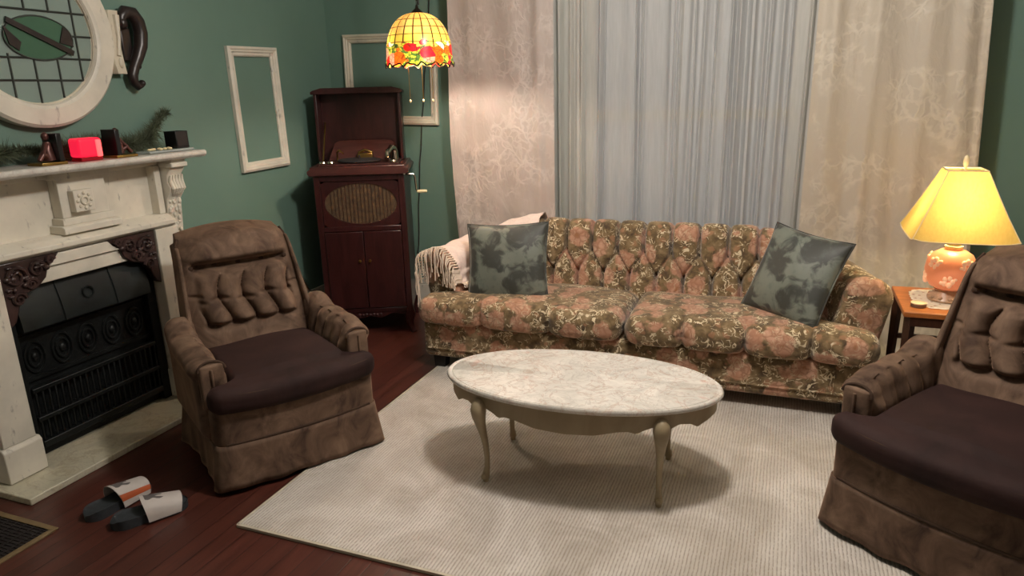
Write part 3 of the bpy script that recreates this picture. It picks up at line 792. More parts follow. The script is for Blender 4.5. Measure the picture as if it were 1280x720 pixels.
# doors
for sx in (-1, 1):
    m = MB(); x0, x1 = sorted((sx * .002, sx * gx)); m.box(x0, -.012, .18, x1, .012, .672)
    d = m.build('door', M['mahog'], PH, bevel=.003)
    m = MB(); m.lathe([(.004, 0), (.004, .01), (.009, .014), (.009, .02), (.0, .022)], 12); m.v = [(sx * .03 + x, -.012 - z, .49 + y) for x, y, z in m.v]
    m.build('knob', M['brass'], d)
# lid (open, box shell facing front)
LB = D - .005
m = MB(); z0, z1 = 1.078, 1.515; y0 = D - .15; sl = .05
def lidp(x, y, z): return (x - .018, y + (z - z0) * .03, z)
for b in ((-W, D - .02, z0, W, D, z1), (-W, y0, z0 + .0, -W + .018, D - .02, z1), (W - .018, y0, z0, W, D - .02, z1), (-W + .018, y0, z1 - .018, W - .018, D - .02, z1)):
    q = MB(); q.box(*b); m.add([lidp(*p) for p in q.v], q.f)
for sx in (-1,):
    q = MB(); q.prism([(-W - .014, z1 - .02), (W + .014, z1 - .02), (W + .014, z1 - .004), (W, z1 + .004), (W - .05, z1 + .018), (-W + .05, z1 + .018), (-W, z1 + .004), (-W - .014, z1 - .004)], 1, y0 - .012, D + .0)
    m.add([lidp(*p) for p in q.v], q.f)
lid = m.build('lid', M['mahog'], PH, bevel=.003)
# motor board and works
m = MB(); m.rbox((0, .205, 1.079), (W - .03, .185, .0045), .004); mb_ = m.build('motor_board', M['mahogl'], PH)
m = MB(); m.lathe([(.0, 0), (.128, 0), (.132, .006), (.13, .012), (.115, .016), (.02, .016), (.0, .017)], 40, (-.01, .165, 1.0875)); m.lathe([(.006, 0), (.006, .022), (0, .026)], 10, (-.01, .165, 1.10))
tt = m.build('turntable', M['felt'], PH)
m = MB(); m.tube([(.195, .255, 1.085), (.195, .255, 1.14), (.19, .24, 1.16), (.182, .21, 1.165), (.172, .17, 1.15), (.165, .125, 1.135)], [.024, .022, .02, .017, .015, .013], 12)
ta = m.build('tonearm', M['chrome'], PH)
m = MB(); m.lathe([(.0, -.008), (.034, -.008), (.038, 0), (.034, .008), (0, .009)], 24); m.v = [(.168 + z, .10 + x, 1.125 + y) for x, y, z in m.v]
m.build('soundbox', M['chrome'], ta)
m = MB(); m.tube([(-.16, .27, 1.085), (-.155, .25, 1.14), (-.135, .22, 1.155), (-.11, .2, 1.135)], [.005, .005, .006, .004], 8); m.build('brake_lever', M['brass'], PH)
for x, y in ((-.21, .05), (-.165, .06), (.205, .05)):
    m = MB(); m.lathe([(.018, 0), (.022, .006), (.018, .016), (.006, .02), (0, .021)], 16, (x, y, 1.0845)); m.build('needle_cup', M['chrome'], PH)
m = MB(); tp_ = [(-.215, 0), (.215, 0), (.185, .86), (.165, .97), (.13, 1), (-.13, 1), (-.165, .97), (-.185, .86)]
q0, q1 = Vector((0, .275, 1.086)), Vector((0, .375, 1.205))
m.add([(x, lerp(q0.y, q1.y, k), lerp(q0.z, q1.z, k)) for x, k in tp_] + [(x, lerp(q0.y, q1.y, k) + .012, lerp(q0.z, q1.z, k) - .002) for x, k in tp_], [tuple(range(7, -1, -1)), tuple(range(8, 16))] + [(i, (i + 1) % 8, 8 + (i + 1) % 8, 8 + i) for i in range(8)])
m.build('sound_board', M['mahogl'], PH, bevel=.002)
m = MB(); m.box(-.03, .24, 1.085, .06, .29, 1.13); m.tube([(-.03, .265, 1.13), (.015, .265, 1.15), (.06, .265, 1.13)], .01, 8); m.build('governor', M['brass'], PH, bevel=.004)
m = MB(); m.tube([(W, .14, 1.0), (W + .045, .14, 1.0), (W + .055, .14, .985), (W + .06, .14, .90), (W + .068, .14, .892)], [.008, .008, .007, .006, .006], 8)
ck = m.build('winding_crank', M['chrome'], PH)
m = MB(); m.lathe([(.008, 0), (.011, .02), (.009, .06), (0, .062)], 12); m.v = [(W + .064 + z, .14 + x, .89 + y) for x, y, z in m.v]; m.build('crank_handle', M['pearl'], ck)
m = MB(); m.tube([(-.235, .20, 1.085), (-.238, D - .06, 1.32)], .005, 6); m.build('lid_stay', M['brass'], PH)

# poker behind the left armchair
pk = thing('metal_rod', 'thin shiny metal rod leaning in the dark behind the left armchair', 'rod', (-2.87, 3.78, 0))
a, b = Vector((0, 0, .0)), Vector((-.075, -.215, .55))
m = MB(); m.tube([a, b], .006, 8); m.build('shaft', M['chrome'], pk)
m = MB(); m.ball(b.lerp(a, .55), (.013, .013, .018)); m.build('collar', M['chrome'], pk)
m = MB(); m.ball(b, (.014, .014, .018)); m.build('knob', M['chrome'], pk)

# ------------------------------------------------------------------ armchairs
def armchair(label, loc, rz):
    t = thing('armchair', label, 'armchair', loc, rz, 'brown velvet tufted armchairs')
    HWC = .345
    def bow(q):
        x, y, z = q
        if y < -.15: y -= .035 * (1 - (x / HWC) ** 2)
        return (x, y, z)
    m = MB(); m.rbox((0, .32, .275), (.335, .30, .10), .04, bow, 16); m.build('base', M['velvet'], t, 60)
    m = MB()
    m.tube([(lerp(-.300, .300, k / 20), .020 - .035 * (1 - (lerp(-.9, .9, k / 20)) ** 2), .215) for k in range(21)], .006, 8)
    m.build('welt', M['velvetp'], t)
    # skirt: strip round the base
    pts = []
    def rr(hx, y0, y1, rad, n=8):
        out = []
        for cx, cy, a0 in ((hx - rad, y0 + rad, -PI/2), (hx - rad, y1 - rad, 0), (-hx + rad, y1 - rad, PI/2), (-hx + rad, y0 + rad, PI)):
            for k in range(n + 1):
                a = a0 + PI / 2 * k / n; out.append((cx + rad * math.cos(a), cy + rad * math.sin(a)))
        return out
    base = rr(.335, .02, .62, .03)
    # densify
    dense = []
    for i in range(len(base)):
        p = Vector(base[i]); q = Vector(base[(i + 1) % len(base)]); k = max(1, int((q - p).length / .012))
        for j in range(k): dense.append(p.lerp(q, j / k))
    N = len(dense)
    def sk(u, v):
        i = int(round(u * N)) % N; p = dense[i]
        c = Vector((0, .32)); d = (p - c); 
        dn = Vector((d.x / .34, d.y / .3)); 
        corner = min(1, max(0, (abs(d.x) / .335 + abs(d.y) / .30) - 1.55) / .4)
        fl = (1 - v) * (.006 + .022 * corner) + .004 * (1 - v) * math.sin(i * .55) + .003 * (1 - v) * math.sin(i * .21 + 1)
        nrm = Vector((d.x / .335 if abs(d.x) > .3 else 0, d.y / .3 if abs(d.y) > .27 else 0))
        if nrm.length > 0: nrm.normalize()
        y = p.y; 
        if p.y < .1: y -= .035 * (1 - (p.x / .345) ** 2)
        return (p.x + nrm.x * fl, y + nrm.y * fl, lerp(.022 + .004 * math.sin(i * .3), .21, v))
    m = MB(); m.grid(sk, N, 8, True); m.build('skirt', M['velvet'], t, 70, solid=.006, closed=False)
    m = MB(); m.lathe([(.24, 0), (.24, .02), (.2, .03), (.06, .035), (.06, .19)], 28, (0, .33, 0.0005)); m.build('swivel_base', M['blackplastic'], t)
    # seat cushion, T-shaped
    def seat(q):
        x, y, z = q
        w = lerp(1.0, .70, sst(-.22, -.17, y)); x *= w
        if y < -.1: y -= .04 * (1 - (x / .345) ** 2)
        puff = (1 - min(1, abs(x) / .33) ** 3) * (1 - min(1, abs(y) / .28) ** 3)
        z += (.028 if z > 0 else 0) * puff + .004 * math.sin(x * 14 + 1) * (z > 0) - (.012 * (1 - (x / .34) ** 2) if y < -.2 else 0)
        return (x, y, z)
    m = MB(); m.rbox((0, .265, .405), (.345, .275, .055), .045, seat, 26, 6); cu = m.build('seat_cushion', M['velvets'], t, 80)
    m = MB()
    for zz in (.435, .372):
        m.tube([(x, .265 + -.263 - .04 * (1 - (x / .345) ** 2), zz - .012 * (1 - (x / .34) ** 2)) for x in [lerp(-.30, .30, k / 24) for k in range(25)]], .005, 8)
    m.build('seat_piping', M['velvetp'], cu)
    # arms
    for sx in (-1, 1):
        def arm(q):
            x, y, z = q; ins = -sx
            top = sst(.07, .15, z)
            x += sx * .02 * top * sst(-.2, .2, .2 - y)
            if x * ins > .01:
                g = max(0, 1 - abs(((y + .21) / .085) % 1 - .5) * 2 / .35) if -.2 < y < .2 else 0
                x -= ins * .022 * g * sst(-.1, .0, z)
            z -= .02 * sst(-.05, -.25, y) * top
            z += .004 * math.sin(y * 40) * top
            z += .05 * sst(.08, .26, y) * top
            return (x, y, z)
        m = MB(); m.rbox((sx * .30, .345, .385), (.062, .255, .19), .055, arm, 22, 6); a_ = m.build('arm', M['velvet'], t, 80)
        m = MB(); m.rbox((sx * .302, .093, .445), (.048, .016, .095), .014, None, 6, 4)
        m.tube([(sx * .305, .076, .37), (sx * .305, .074, .52)], .005, 8)
        m.build('arm_front', M['velvet'], a_, 60)
        m = MB(); c = [(sx * .302 + .05 * math.cos(a), .082 + .01 * math.sin(a * 1), .515 + .035 * math.sin(a)) for a in [PI * k / 12 for k in range(13)]]
        m.tube(c, .006, 8); m.build('arm_piping', M['velvetp'], a_)
    # back
    def hwid(v): return lerp(.252, .240, v) - .015 * sst(.9, 1, v) + .01 * math.sin(v * PI)
    def centre(v): return .515 + .20 * v + .03 * sst(.8, 1, v)
    def zz(v): return .40 + .548 * v
    gx_ = [-.20, -.10, 0, .10, .20]
    def front(u, v):
        w = lerp(-1, 1, u); x = w * hwid(v)
        bul = .055 * (1 - abs(w) ** 5) * min(1, (1 - v) / .04 if v > .96 else 1)
        y = 0
        tilt_x = x + .035 * math.sin((v - .25) * 6)
        rowz = .74
        # channels between .25 and .70
        ch = sst(.26, .32, v) * (1 - sst(.64, .70, v)) * (1 - sst(.74, .86, abs(w)))
        cellw = .105; ph = (x + .02 * math.sin(v * 13 + 1.0)) / cellw
        g = abs((ph - .5) % 1 - .5) * 2       # 1 at the channel middle .. 0 at grooves
        y -= ch * .058 * (math.sqrt(max(0, 1 - (1 - g) ** 2.2)) - .55)
        # cross pinch at v ~ .47 alternate channels
        pin = math.exp(-((v - .47 - .02 * (int(math.floor(ph + .5)) % 2)) / .018) ** 2); y += ch * pin * .026 * (1 - g)
        # lower button tufts
        y += .034 * math.exp(-((v - .27) / .03) ** 2) * (.35 + .65 * (1 - g)) * (1 - sst(.7, .85, abs(w)))
        # deep button row under the head roll
        y += .060 * math.exp(-((v - rowz) / .032) ** 2) * (1 - sst(.72, .9, abs(w))) * (.75 + .25 * (1 - g))
        # side crease lines
        y += .012 * math.exp(-((v - .52) / .014) ** 2) * sst(.70, .8, abs(w)) * (1 - sst(.9, 1, abs(w)))
        # head roll
        hr = sst(.76, .83, v) * (1 - sst(.93, 1.0, v)); y -= .035 * hr * (1 - abs(w) ** 4) * (.75 + .25 * math.sqrt(g))
        z = zz(v) + .03 * (1 - w * w) * sst(.8, 1, v)
        # roll the top edge backwards
        y += .07 * sst(.93, 1.0, v) ** 2
        return (x, centre(v) - bul + y, z)
    def backf(u, v):
        w = lerp(-1, 1, u); return (w * hwid(v), centre(v) + .055 + .03 * sst(.93, 1, v), zz(v) + .03 * (1 - w * w) * sst(.8, 1, v) - .004)
    m = MB(); m.slab(front, backf, 110, 120); bk = m.build('backrest', M['velvet'], t, 70)
    for s in (-1, 1):
        m = MB(); m.tube([(s * (hwid(v) + .001), centre(v) + .0, zz(v) + .0) for v in [k / 20 * .97 for k in range(21)]], .006, 8); m.build('back_piping', M['velvetp'], bk)
    for k in range(-2, 3):
        m = MB(); xx = k * .105 + .0; p = front((xx / hwid(.74) + 1) / 2, .74); m.ball((p[0], p[1] - .003, p[2]), (.012, .006, .012), 10, 6); m.build('button', M['velvetp'], bk)
    # outer shell with wings
    def sf(u, v):
        w = lerp(-1, 1, u); ww = lerp(.315, .248, sst(0, .55, v)); return (w * ww, centre(v * .96) + .058 + .0 * abs(w), .22 + .71 * v - (.03 * w * w * sst(.85, 1, v)))
    def sb(u, v):
        w = lerp(-1, 1, u); ww = lerp(.305, .236, sst(0, .55, v)); return (w * ww, centre(v * .96) + .115, .22 + .705 * v - .03 * w * w * sst(.85, 1, v))
    m = MB(); m.slab(sf, sb, 20, 24)
    for s in (-1, 1):
        def wf(u, v, s=s):
            z = lerp(.50, .90, v); vv = (z - .40) / .548
            x = s * lerp(.284, .250, v)
            return (x, centre(vv) + lerp(-.06 + .03 * v, .10, u), z)
        def wg(u, v, s=s):
            z = lerp(.50, .90, v); vv = (z - .40) / .548
            x = s * lerp(.262, .236, v)
            return (x, centre(vv) + lerp(-.06 + .03 * v, .10, u), z)
        m.slab(wf, wg, 6, 20)
    m.build('back_shell', M['velvet'], t, 60, bevel=.01)
    return t
armchair('brown velvet armchair with tufted back in front of the fireplace', (-1.78, 2.125, 0), math.radians(58)).scale = (1, 1, .97)
armchair('brown velvet armchair with tufted back on the rug beside the end table', (.475, 2.18, RZ), math.radians(-33)).scale = (1, 1, .945)

# ------------------------------------------------------------------ sofa
SX, SYF = -.71, 3.25
so = thing('sofa', 'long floral tufted sofa with curved arms under the window', 'sofa', (SX, SYF, 0))
R = .34; HS = .60; AX = .94; YBK = .43      # straight half length, arm inner x, back inner y
arcL = R * PI / 2; YA = YBK - R; ARM_Y = .165
# path parameter s: centre 0 ; straight to HS ; arc to HS+arcL at (HS+R, YA) ; arms stop at ARM_Y on the arc
def P(s):
    sg = 1 if s >= 0 else -1; a = abs(s)
    if a <= HS: return sg * a, YBK, 0.0, 1.0
    th = (a - HS) / R
    return sg * (HS + R * math.sin(th)), YA + R * math.cos(th), sg * math.sin(th), math.cos(th)
SMAX = HS + R * math.acos((ARM_Y - YA) / R)
def ztop(s): return lerp(.795, .635, sst(HS - .05, SMAX, abs(s)))
def profile(s, t, off=0.0):
    a = sst(HS, SMAX, abs(s)); zt = ztop(s); r = lerp(.075, .096, a); rec = lerp(.075, .066, a)
    if t < .5:
        k = t / .5; n = rec * k; z = lerp(.30, zt - r, k); nn = (-1, .15)
    elif t < .75:
        th = PI * (1 - (t - .5) / .25); n = rec + r + r * math.cos(th); z = zt - r + r * math.sin(th); nn = (math.cos(th), math.sin(th))
    else:
        k = (t - .75) / .25; n = lerp(rec + 2 * r, lerp(.17, .16, a), k); z = lerp(zt - r, .10, k); nn = (1, 0)
    return n, z, nn
TS = .148
def tuft(s, z, zt):
    """inward depth of the tufting at path s, height z"""
    zu, zl = zt - .165, zt - .275
    d = 9
    k = round((s) / TS); su = k * TS                      # upper grooves at multiples
    k2 = math.floor(s / TS) + .5; sl = k2 * TS            # lower buttons at half spacing
    def seg(px, pz, ax, az, bx, bz):
        vx, vz = bx - ax, bz - az; L = vx * vx + vz * vz
        t = max(0, min(1, ((px - ax) * vx + (pz - az) * vz) / L)); return math.hypot(px - ax - t * vx, pz - az - t * vz)
    dv = min(seg(s, z, su, zu, su, zt + .2), seg(s, z, sl, zl, sl, .2))
    dd = min(seg(s, z, sl, zl, sl - TS/2, zu), seg(s, z, sl, zl, sl + TS/2, zu))
    b = min(math.hypot(s - su, z - zu), math.hypot(s - sl, z - zl))
    g = lambda d, w: math.exp(-(d / w) ** 2)
    return max(.040 * g(dv, .008), .020 * g(dd, .008)) + max(.012 * g(dv, .026), .008 * g(dd, .022)) + .020 * g(b, .015)
def body(s, t, off=0.0, tufted=True):
    x, y, nx, ny = P(s); n, z, nn = profile(s, t)
    dep = 0
    if tufted and t < .74:
        dep = tuft(s, z, ztop(s)) * (1 - sst(.60, .72, t)) * (1 - sst(SMAX - .35, SMAX - .2, abs(s)))
    o = off - dep
    n2 = n + nn[0] * o; z2 = z + nn[1] * o
    return (x + nx * n2, y + ny * n2, z2)
def section(name, s0, s1, nu, mat, tufted=True, off=0.0):
    m = MB(); nv = 120
    m.grid(lambda u, v: body(lerp(s0, s1, u), v, off, tufted), nu, nv)
    for s, rev in ((s0, 0), (s1, 1)):
        pts = [body(s, j / nv, off, tufted) for j in range(nv + 1)]
        c = [sum(p[k] for p in pts) / len(pts) for k in range(3)]
        # cap: strip between inner and outer halves
        half = nv // 2
        vs = []; fs = []
        for j in range(half + 1): vs += [pts[j], pts[nv - j]]
        for j in range(half): fs.append((2*j, 2*j+1, 2*j+3, 2*j+2))
        m.add(vs, fs)
    pts0 = [body(lerp(s0, s1, i / nu), 0, off, tufted) for i in range(nu + 1)]; pts1 = [body(lerp(s0, s1, i / nu), 1, off, tufted) for i in range(nu + 1)]
    m.add(pts0 + pts1, [(i, i + 1, nu + 2 + i, nu + 1 + i) for i in range(nu)])
    return m.build(name, mat, so, 50)
SB = HS + .22
bkp = section('backrest', -SB, SB, 430, M['floral'])
for s in (-1, 1):
    a, b = sorted((s * (SB + .004), s * SMAX))
    ar = section('arm', a, b, 60, M['floral'], True, .006)
    # front panel of the arm: slightly proud, rounded
    m = MB(); nv = 60
    loop = [body(s * SMAX, j / nv, .012, False) for j in range(nv + 1)]
    x_, y_, nx, ny = P(s * SMAX); tx, ty = s * ny, -s * nx
    tx, ty = (s * ny, -abs(nx)) if True else (0, 0)
    L = len(loop); cen = Vector((sum(p[0] for p in loop) / L, sum(p[1] for p in loop) / L, sum(p[2] for p in loop) / L))
    rings = []
    for sc_, dep in ((1.0, -.02), (1.0, .012), (.95, .024), (.80, .032), (.45, .036), (.0, .037)):
        rings.append([Vector((cen.x + (p[0] - cen.x) * sc_ + tx * dep, cen.y + (p[1] - cen.y) * sc_ + ty * dep, cen.z + (p[2] - cen.z) * sc_)) for p in loop])
    vs = [v for rg_ in rings for v in rg_]; fs = []
    for i in range(len(rings) - 1):
        for j in range(L): fs.append((i*L+j, i*L+(j+1) % L, (i+1)*L+(j+1) % L, (i+1)*L+j))
    m.add(vs, fs); m.build('arm_front', M['floral'], ar, 60)
for row, off_ in ((.165, 0), (.275, .5)):
    for k in range(-5, 6):
        s = (k + off_) * TS
        if abs(s) > SB - .02: continue
        zt = ztop(s); zb = zt - row
        t = .5 * (zb - .30) / (zt - .075 - .30)
        p = body(s, t); m = MB(); m.ball((p[0], p[1] - .004, p[2]), (.011, .006, .011), 10, 6); m.build('button', M['button'], bkp)
m = MB(); m.rbox((0, .36, .185), (1.13, .34, .105), .03, lambda q: (q[0], q[1] + (.0), q[2]), 40)
o = m.build('base', M['floral'], so, 60)
m = MB(); m.tube([(x, .017, .135) for x in (-1.1, 1.1)], .006, 8); m.build('base_welt', M['floral'], o)
for x in (-1.05, 1.05):
    for y in (.08, .62):
        m = MB(); zf = RZ if (SX + x > -1.77 and y < .4) else 0.0
        m.prism([(-.03, zf), (.03, zf), (.038, .085), (-.038, .085)], 1, -.03, .03); m.v = [(p[0] + x, p[1] + y, p[2]) for p in m.v]; m.build('leg', M['blackplastic'], so)
# seat cushions
for sx in (-1, 1):
    CW = .572
    def cush(q):
        x, y, z = q
        fr = sst(-.05, -.22, y)
        # channels on the front edge
        cell = (x + CW) / (2 * CW / (3 if sx < 0 else 4)); g = abs((cell) % 1 - .5) * 2      # 1 at seams
        y += (.016 * g ** 6 + .020 * math.exp(-((1 - g) * 2 * CW / (6 if sx < 0 else 8) / .011) ** 2) * (abs(x) < CW - .03)) * fr
        z += -.010 * fr * g ** 6 * (1 if z > 0 else -.8)
        if y < -.2: y -= .018 * (1 - g ** 2)
        if z > 0: z += .022 * (1 - min(1, abs(x) / CW) ** 4) * (1 - min(1, abs(y) / .27) ** 3) + .004 * math.sin(x * 11 + sx) * math.sin(y * 9)
        # outer end passes in front of the arm
        if sx * x > .25:
            k = sst(.30, .42, sx * x); lim = sst(-.15, -.05, y); x -= sx * .19 * sst(.2, CW, sx * x) * lim
        return (x, y, z)
    m = MB(); m.rbox((sx * (CW + .004), .232, .355), (CW, .265, .072), .060, cush, 110, 7)
    m.build('seat_cushion', M['floral'], so, 80)
# ------------------------------------------------------------------ pillows
def pillow(label, c, right, up, w=.46, h=.46, th=.075, seed=1):
    right = Vector(right).normalized(); up = Vector(up); up = (up - right * up.dot(right)).normalized(); nrm = right.cross(up)   # points away
    r = random.Random(seed); a1, a2 = r.uniform(0, 6), r.uniform(0, 6)
    def f(sg):
        def fn(u, v):
            x, z = lerp(-1, 1, u), lerp(-1, 1, v)
            px = x * (1 - .07 * (1 - z * z)) ; pz = z * (1 - .07 * (1 - x * x))
            d = max(0, (1 - x ** 2) * (1 - z ** 2)) ** .45 * th * sg
            d += sg * .006 * math.sin(x * 5 + a1) * math.sin(z * 4 + a2) * (1 - x*x) * (1 - z*z)
            return (px * w / 2, d, pz * h / 2)
        return fn
    t = thing('throw_pillow', label, 'pillow', (0, 0, 0), 0, 'grey green patterned pillows on the sofa')
    m = MB(); m.slab(f(-1), f(1), 40, 40); m.build('cushion_cover', M['pillow'], t, 80)
    m = MB()
    rim = [f(-1)(k / 20, 0) for k in range(20)] + [f(-1)(1, k / 20) for k in range(20)] + [f(-1)(1 - k / 20, 1) for k in range(20)] + [f(-1)(0, 1 - k / 20) for k in range(20)]
    m.tube(rim, .004, 6, True); m.build('piping', M['pillow'], t)
    t.matrix_world = Matrix(((right.x, nrm.x, up.x, c[0]), (right.y, nrm.y, up.y, c[1]), (right.z, nrm.z, up.z, c[2]), (0, 0, 0, 1)))
    return t
pillow('grey green leaf patterned pillow beside the fringed throw on the sofa', (-1.395, 3.46, .60), (1, .12, .05), (-.05, .30, 1), seed=2, w=.46, h=.44)
pillow('grey green leaf patterned pillow tilted in the right corner of the sofa', (.065, 3.475, .625), (.78, -.58, -.10), (.22, .34, .90), seed=5, w=.42, h=.44)

# ------------------------------------------------------------------ throw blanket
tw = thing('throw_blanket', 'pale pink fringed throw draped over the left arm of the sofa', 'throw', (SX, SYF, 0))
s0, s1 = -SMAX - .0, -.60
def throwp(off):
    def fn(u, v):
        s = lerp(s0, s1, u)
        ti = lerp(.36, .44, u) - .18 * math.exp(-((u - .36) / .16) ** 2)           # inner edge dips at the corner
        te = lerp(.80, .84, u)
        t = lerp(ti, te, v)
        o = off + .006 + .006 * (.5 + .5 * math.sin(u * 40 + v * 9)) + .007 * (.5 + .5 * math.sin(v * 26 + 5 * u)) + .004 * math.sin(u * 17 - v * 30)
        p = body(s, t, o + .010, False); return p
    return fn
m = MB(); m.slab(throwp(.007), throwp(.001), 70, 60); m.build('blanket', M['throw'], tw, 80)
m = MB(); r = random.Random(14)
fn = throwp(.012)
for k in range(46):
    v = k / 45
    p = Vector(fn(0, lerp(.02, .97, v))); L = r.uniform(.12, .20)
    L = min(L, max(.03, p.z - .462)) if v < .8 else L * .8
    out = Vector((-.012 - .01 * r.random(), -.052 - .012 * r.random(), 0))
    pts = [p, p + out * .8 + Vector((0, 0, .006))] + [p + out + Vector((r.uniform(-.006, .006), r.uniform(-.008, .0), -L * q)) for q in (.15, .4, .7, 1)]
    m.tube(pts, [.0045, .005, .0042, .0036, .0034, .004], 6)
for k in range(26):
    u = k / 25 * .40; p = Vector(fn(u, 0)); L = min(r.uniform(.06, .12), max(.015, p.z - .455))
    x, y, nx, ny = P(lerp(s0, s1, u)); inn = Vector((-nx, -ny, 0)) * .02
    pts = [p, p + inn * .6] + [p + inn + Vector((r.uniform(-.005, .005), -.0, -L * q)) for q in (.3, .7, 1)]
    m.tube(pts, .004, 6)
o = m.build('fringe', M['fringe'], tw); part_label(o, 'long ivory tassel fringe')

# ------------------------------------------------------------------ coffee table
ct = thing('coffee_table', 'oval coffee table with cream rose marble top and curved cream legs', 'coffee table', (-.705, 2.462, RZ), math.radians(3.5))
A, B = .545, .29; TZ = .42 - RZ
m = MB(); pr = [(.001, TZ - .024), (.965, TZ - .024), (.99, TZ - .02), (1.0, TZ - .012), (.995, TZ - .004), (.985, TZ), (.968, TZ - .0005), (.964, TZ - .003), (.958, TZ - .003), (.954, TZ - .0005), (.001, TZ)]
m.lathe([(p[0], p[1]) for p in pr], 120); m.v = [(p[0] * A, p[1] * B, p[2]) for p in m.v]
m.build('marble_top', M['tablemarble'], ct, 50)
def apz(th):
    a = math.degrees(th) % 180; e = abs(a - 90)          # 0 at the long side's middle .. 90 at the ends
    K = [(0, .088), (12, .083), (21, .066), (26, .064), (29, .074), (32, .060), (36, .050), (40, .060), (45, .060), (49, .046), (56, .052), (61, .070), (65, .062), (76, .050), (90, .046)]
    for (x0, y0), (x1, y1) in zip(K, K[1:]):
        if e <= x1: d = lerp(y0, y1, (e - x0) / (x1 - x0)); break
    return TZ - .025 - d
def edge(th, k): return (A * k * math.cos(th), B * k * math.sin(th) * 1.0)
def apr(k):
    def fn(u, v):
        th = 2 * PI * u; x, y = A * math.cos(th), B * math.sin(th); n = Vector((x / A / A, y / B / B)).normalized() * k
        return (x - n.x, y - n.y, lerp(apz(th), TZ - .0245, v))
    return fn
m = MB(); N = 240
f1, f2 = apr(.022), apr(.040)
m.grid(f1, N, 4, True); m.grid(f2, N, 4, True)
lo = [f1(i / N, 0) for i in range(N)] + [f2(i / N, 0) for i in range(N)]
m.add(lo, [(i, (i + 1) % N, N + (i + 1) % N, N + i) for i in range(N)])
m.build('apron', M['antique'], ct, 50)
for sx in (-1, 1):
    for sy in (-1, 1):
        th = math.atan2(sy * .768, sx * .64); x, y = A * math.cos(th) * .98, B * math.sin(th) * .915
        d = Vector((sx * .15, sy * .98)).normalized()
        m = MB(); pts = []; rs = []
        for z, o_, r_ in ((TZ - .05, -.006, .020), (TZ - .066, .006, .029), (TZ - .085, .012, .031), (TZ - .11, .010, .027), (TZ - .15, -.002, .020), (TZ - .20, -.020, .015), (TZ - .25, -.034, .0125), (TZ - .31, -.042, .011), (TZ - .352, -.040, .011), (TZ - .374, -.030, .014), (TZ - .388, -.025, .016), (.012, -.025, .012), (0, -.026, .011)):
            pts.append((x + d.x * o_, y + d.y * o_, z)); rs.append(r_)
        m.tube(pts, rs, 16); lg = m.build('leg', M['antique'], ct, 60)
        m = MB(); m.ball((x - d.x * .010, y - d.y * .010, .026), .012); m.build('foot_scroll', M['antique'], lg)

# ------------------------------------------------------------------ end table, lamp
ET = thing('end_table', 'small orange wood end table with dark legs beside the sofa', 'end table', (.80, 3.50, 0))
m = MB(); m.box(-.295, -.235, .526, .295, .20, .55); m.build('tabletop', M['teak'], ET, bevel=.004)
m = MB(); m.box(-.27, -.228, .485, .27, -.21, .525); m.box(-.27, .17, .485, .27, .188, .525); m.box(-.272, -.21, .485, -.255, .17, .525); m.box(.255, -.21, .485, .272, .17, .525); m.build('apron', M['darkleg'], ET, bevel=.002)
for sx in (-1, 1):
    for y in (-.205, .165):
        m = MB(); m.tube([(sx * .265, y, .524), (sx * .272, y * 1.02, RZ if y < 0 else 0)], [.024, .016], 4); m.build('leg', M['darkleg'], ET, 30)
for y in (.167,):
    m = MB(); m.box(-.25, y - .008, .30, .25, y + .008, .325); m.build('stretcher', M['darkleg'], ET, bevel=.002)
LX, LY, LZ = .70, 3.50, .5503
dy = thing('doily', 'white scalloped crochet doily under the table lamp', 'doily', (LX + .02, LY, LZ))
def dedge(u):
    a = 2 * PI * u; c, s = math.cos(a), math.sin(a); k = (abs(c) ** 4 + abs(s) ** 4) ** -.25
    return k * (.155 + .007 * abs(math.sin(a * 14))) , a
m = MB(); Nn = 112
def dtop(u, v):
    R0, a = dedge(u); rr_ = R0 * v; return (rr_ * math.cos(a), rr_ * math.sin(a), .0022 + .0006 * math.sin(a * 20) * v)
vs = []; rings = [k / 14 for k in range(1, 15)]
top = [[dtop(i / Nn, q) for i in range(Nn)] for q in rings]
vs = [p for rg_ in top for p in rg_] + [(p[0], p[1], .0005) for rg_ in top for p in rg_]
T = 14 * Nn; fs = []
for q in range(13):
    for i in range(Nn):
        j = (i + 1) % Nn
        if q in (6, 9, 11) and (i // 2) % 4 == 0: 
            continue
        fs.append((q*Nn+i, q*Nn+j, (q+1)*Nn+j, (q+1)*Nn+i)); fs.append((T+q*Nn+i, T+(q+1)*Nn+i, T+(q+1)*Nn+j, T+q*Nn+j))
fs.append(tuple(range(Nn - 1, -1, -1))); fs.append(tuple(T + i for i in range(Nn)))
for i in range(Nn):
    j = (i + 1) % Nn; fs.append((13*Nn+i, 13*Nn+j, T+13*Nn+j, T+13*Nn+i))
m.add(vs, fs); m.build('crochet', M['doily'], dy, closed=False)
dz = .0035
la = thing('table_lamp', 'lit table lamp with cream square shade and peach glass globe base', 'lamp', (LX, LY, LZ + dz))
m = MB(); m.lathe([(.075, 0), (.078, .008), (.07, .022), (.058, .034), (.052, .045), (.055, .052), (0, .053)], 32)
for k in range(12):
    a = 2 * PI * k / 12; m.ball((.068 * math.cos(a), .068 * math.sin(a), .018), (.011, .011, .009), 8, 6)
m.build('foot', M['footg'], la)
m = MB(); m.lathe([(.045, .052), (.075, .066), (.095, .10), (.101, .14), (.096, .175), (.078, .208), (.05, .226), (.03, .23)], 40)
gb = m.build('globe', M['peach'], la, 60)
r = random.Random(31)
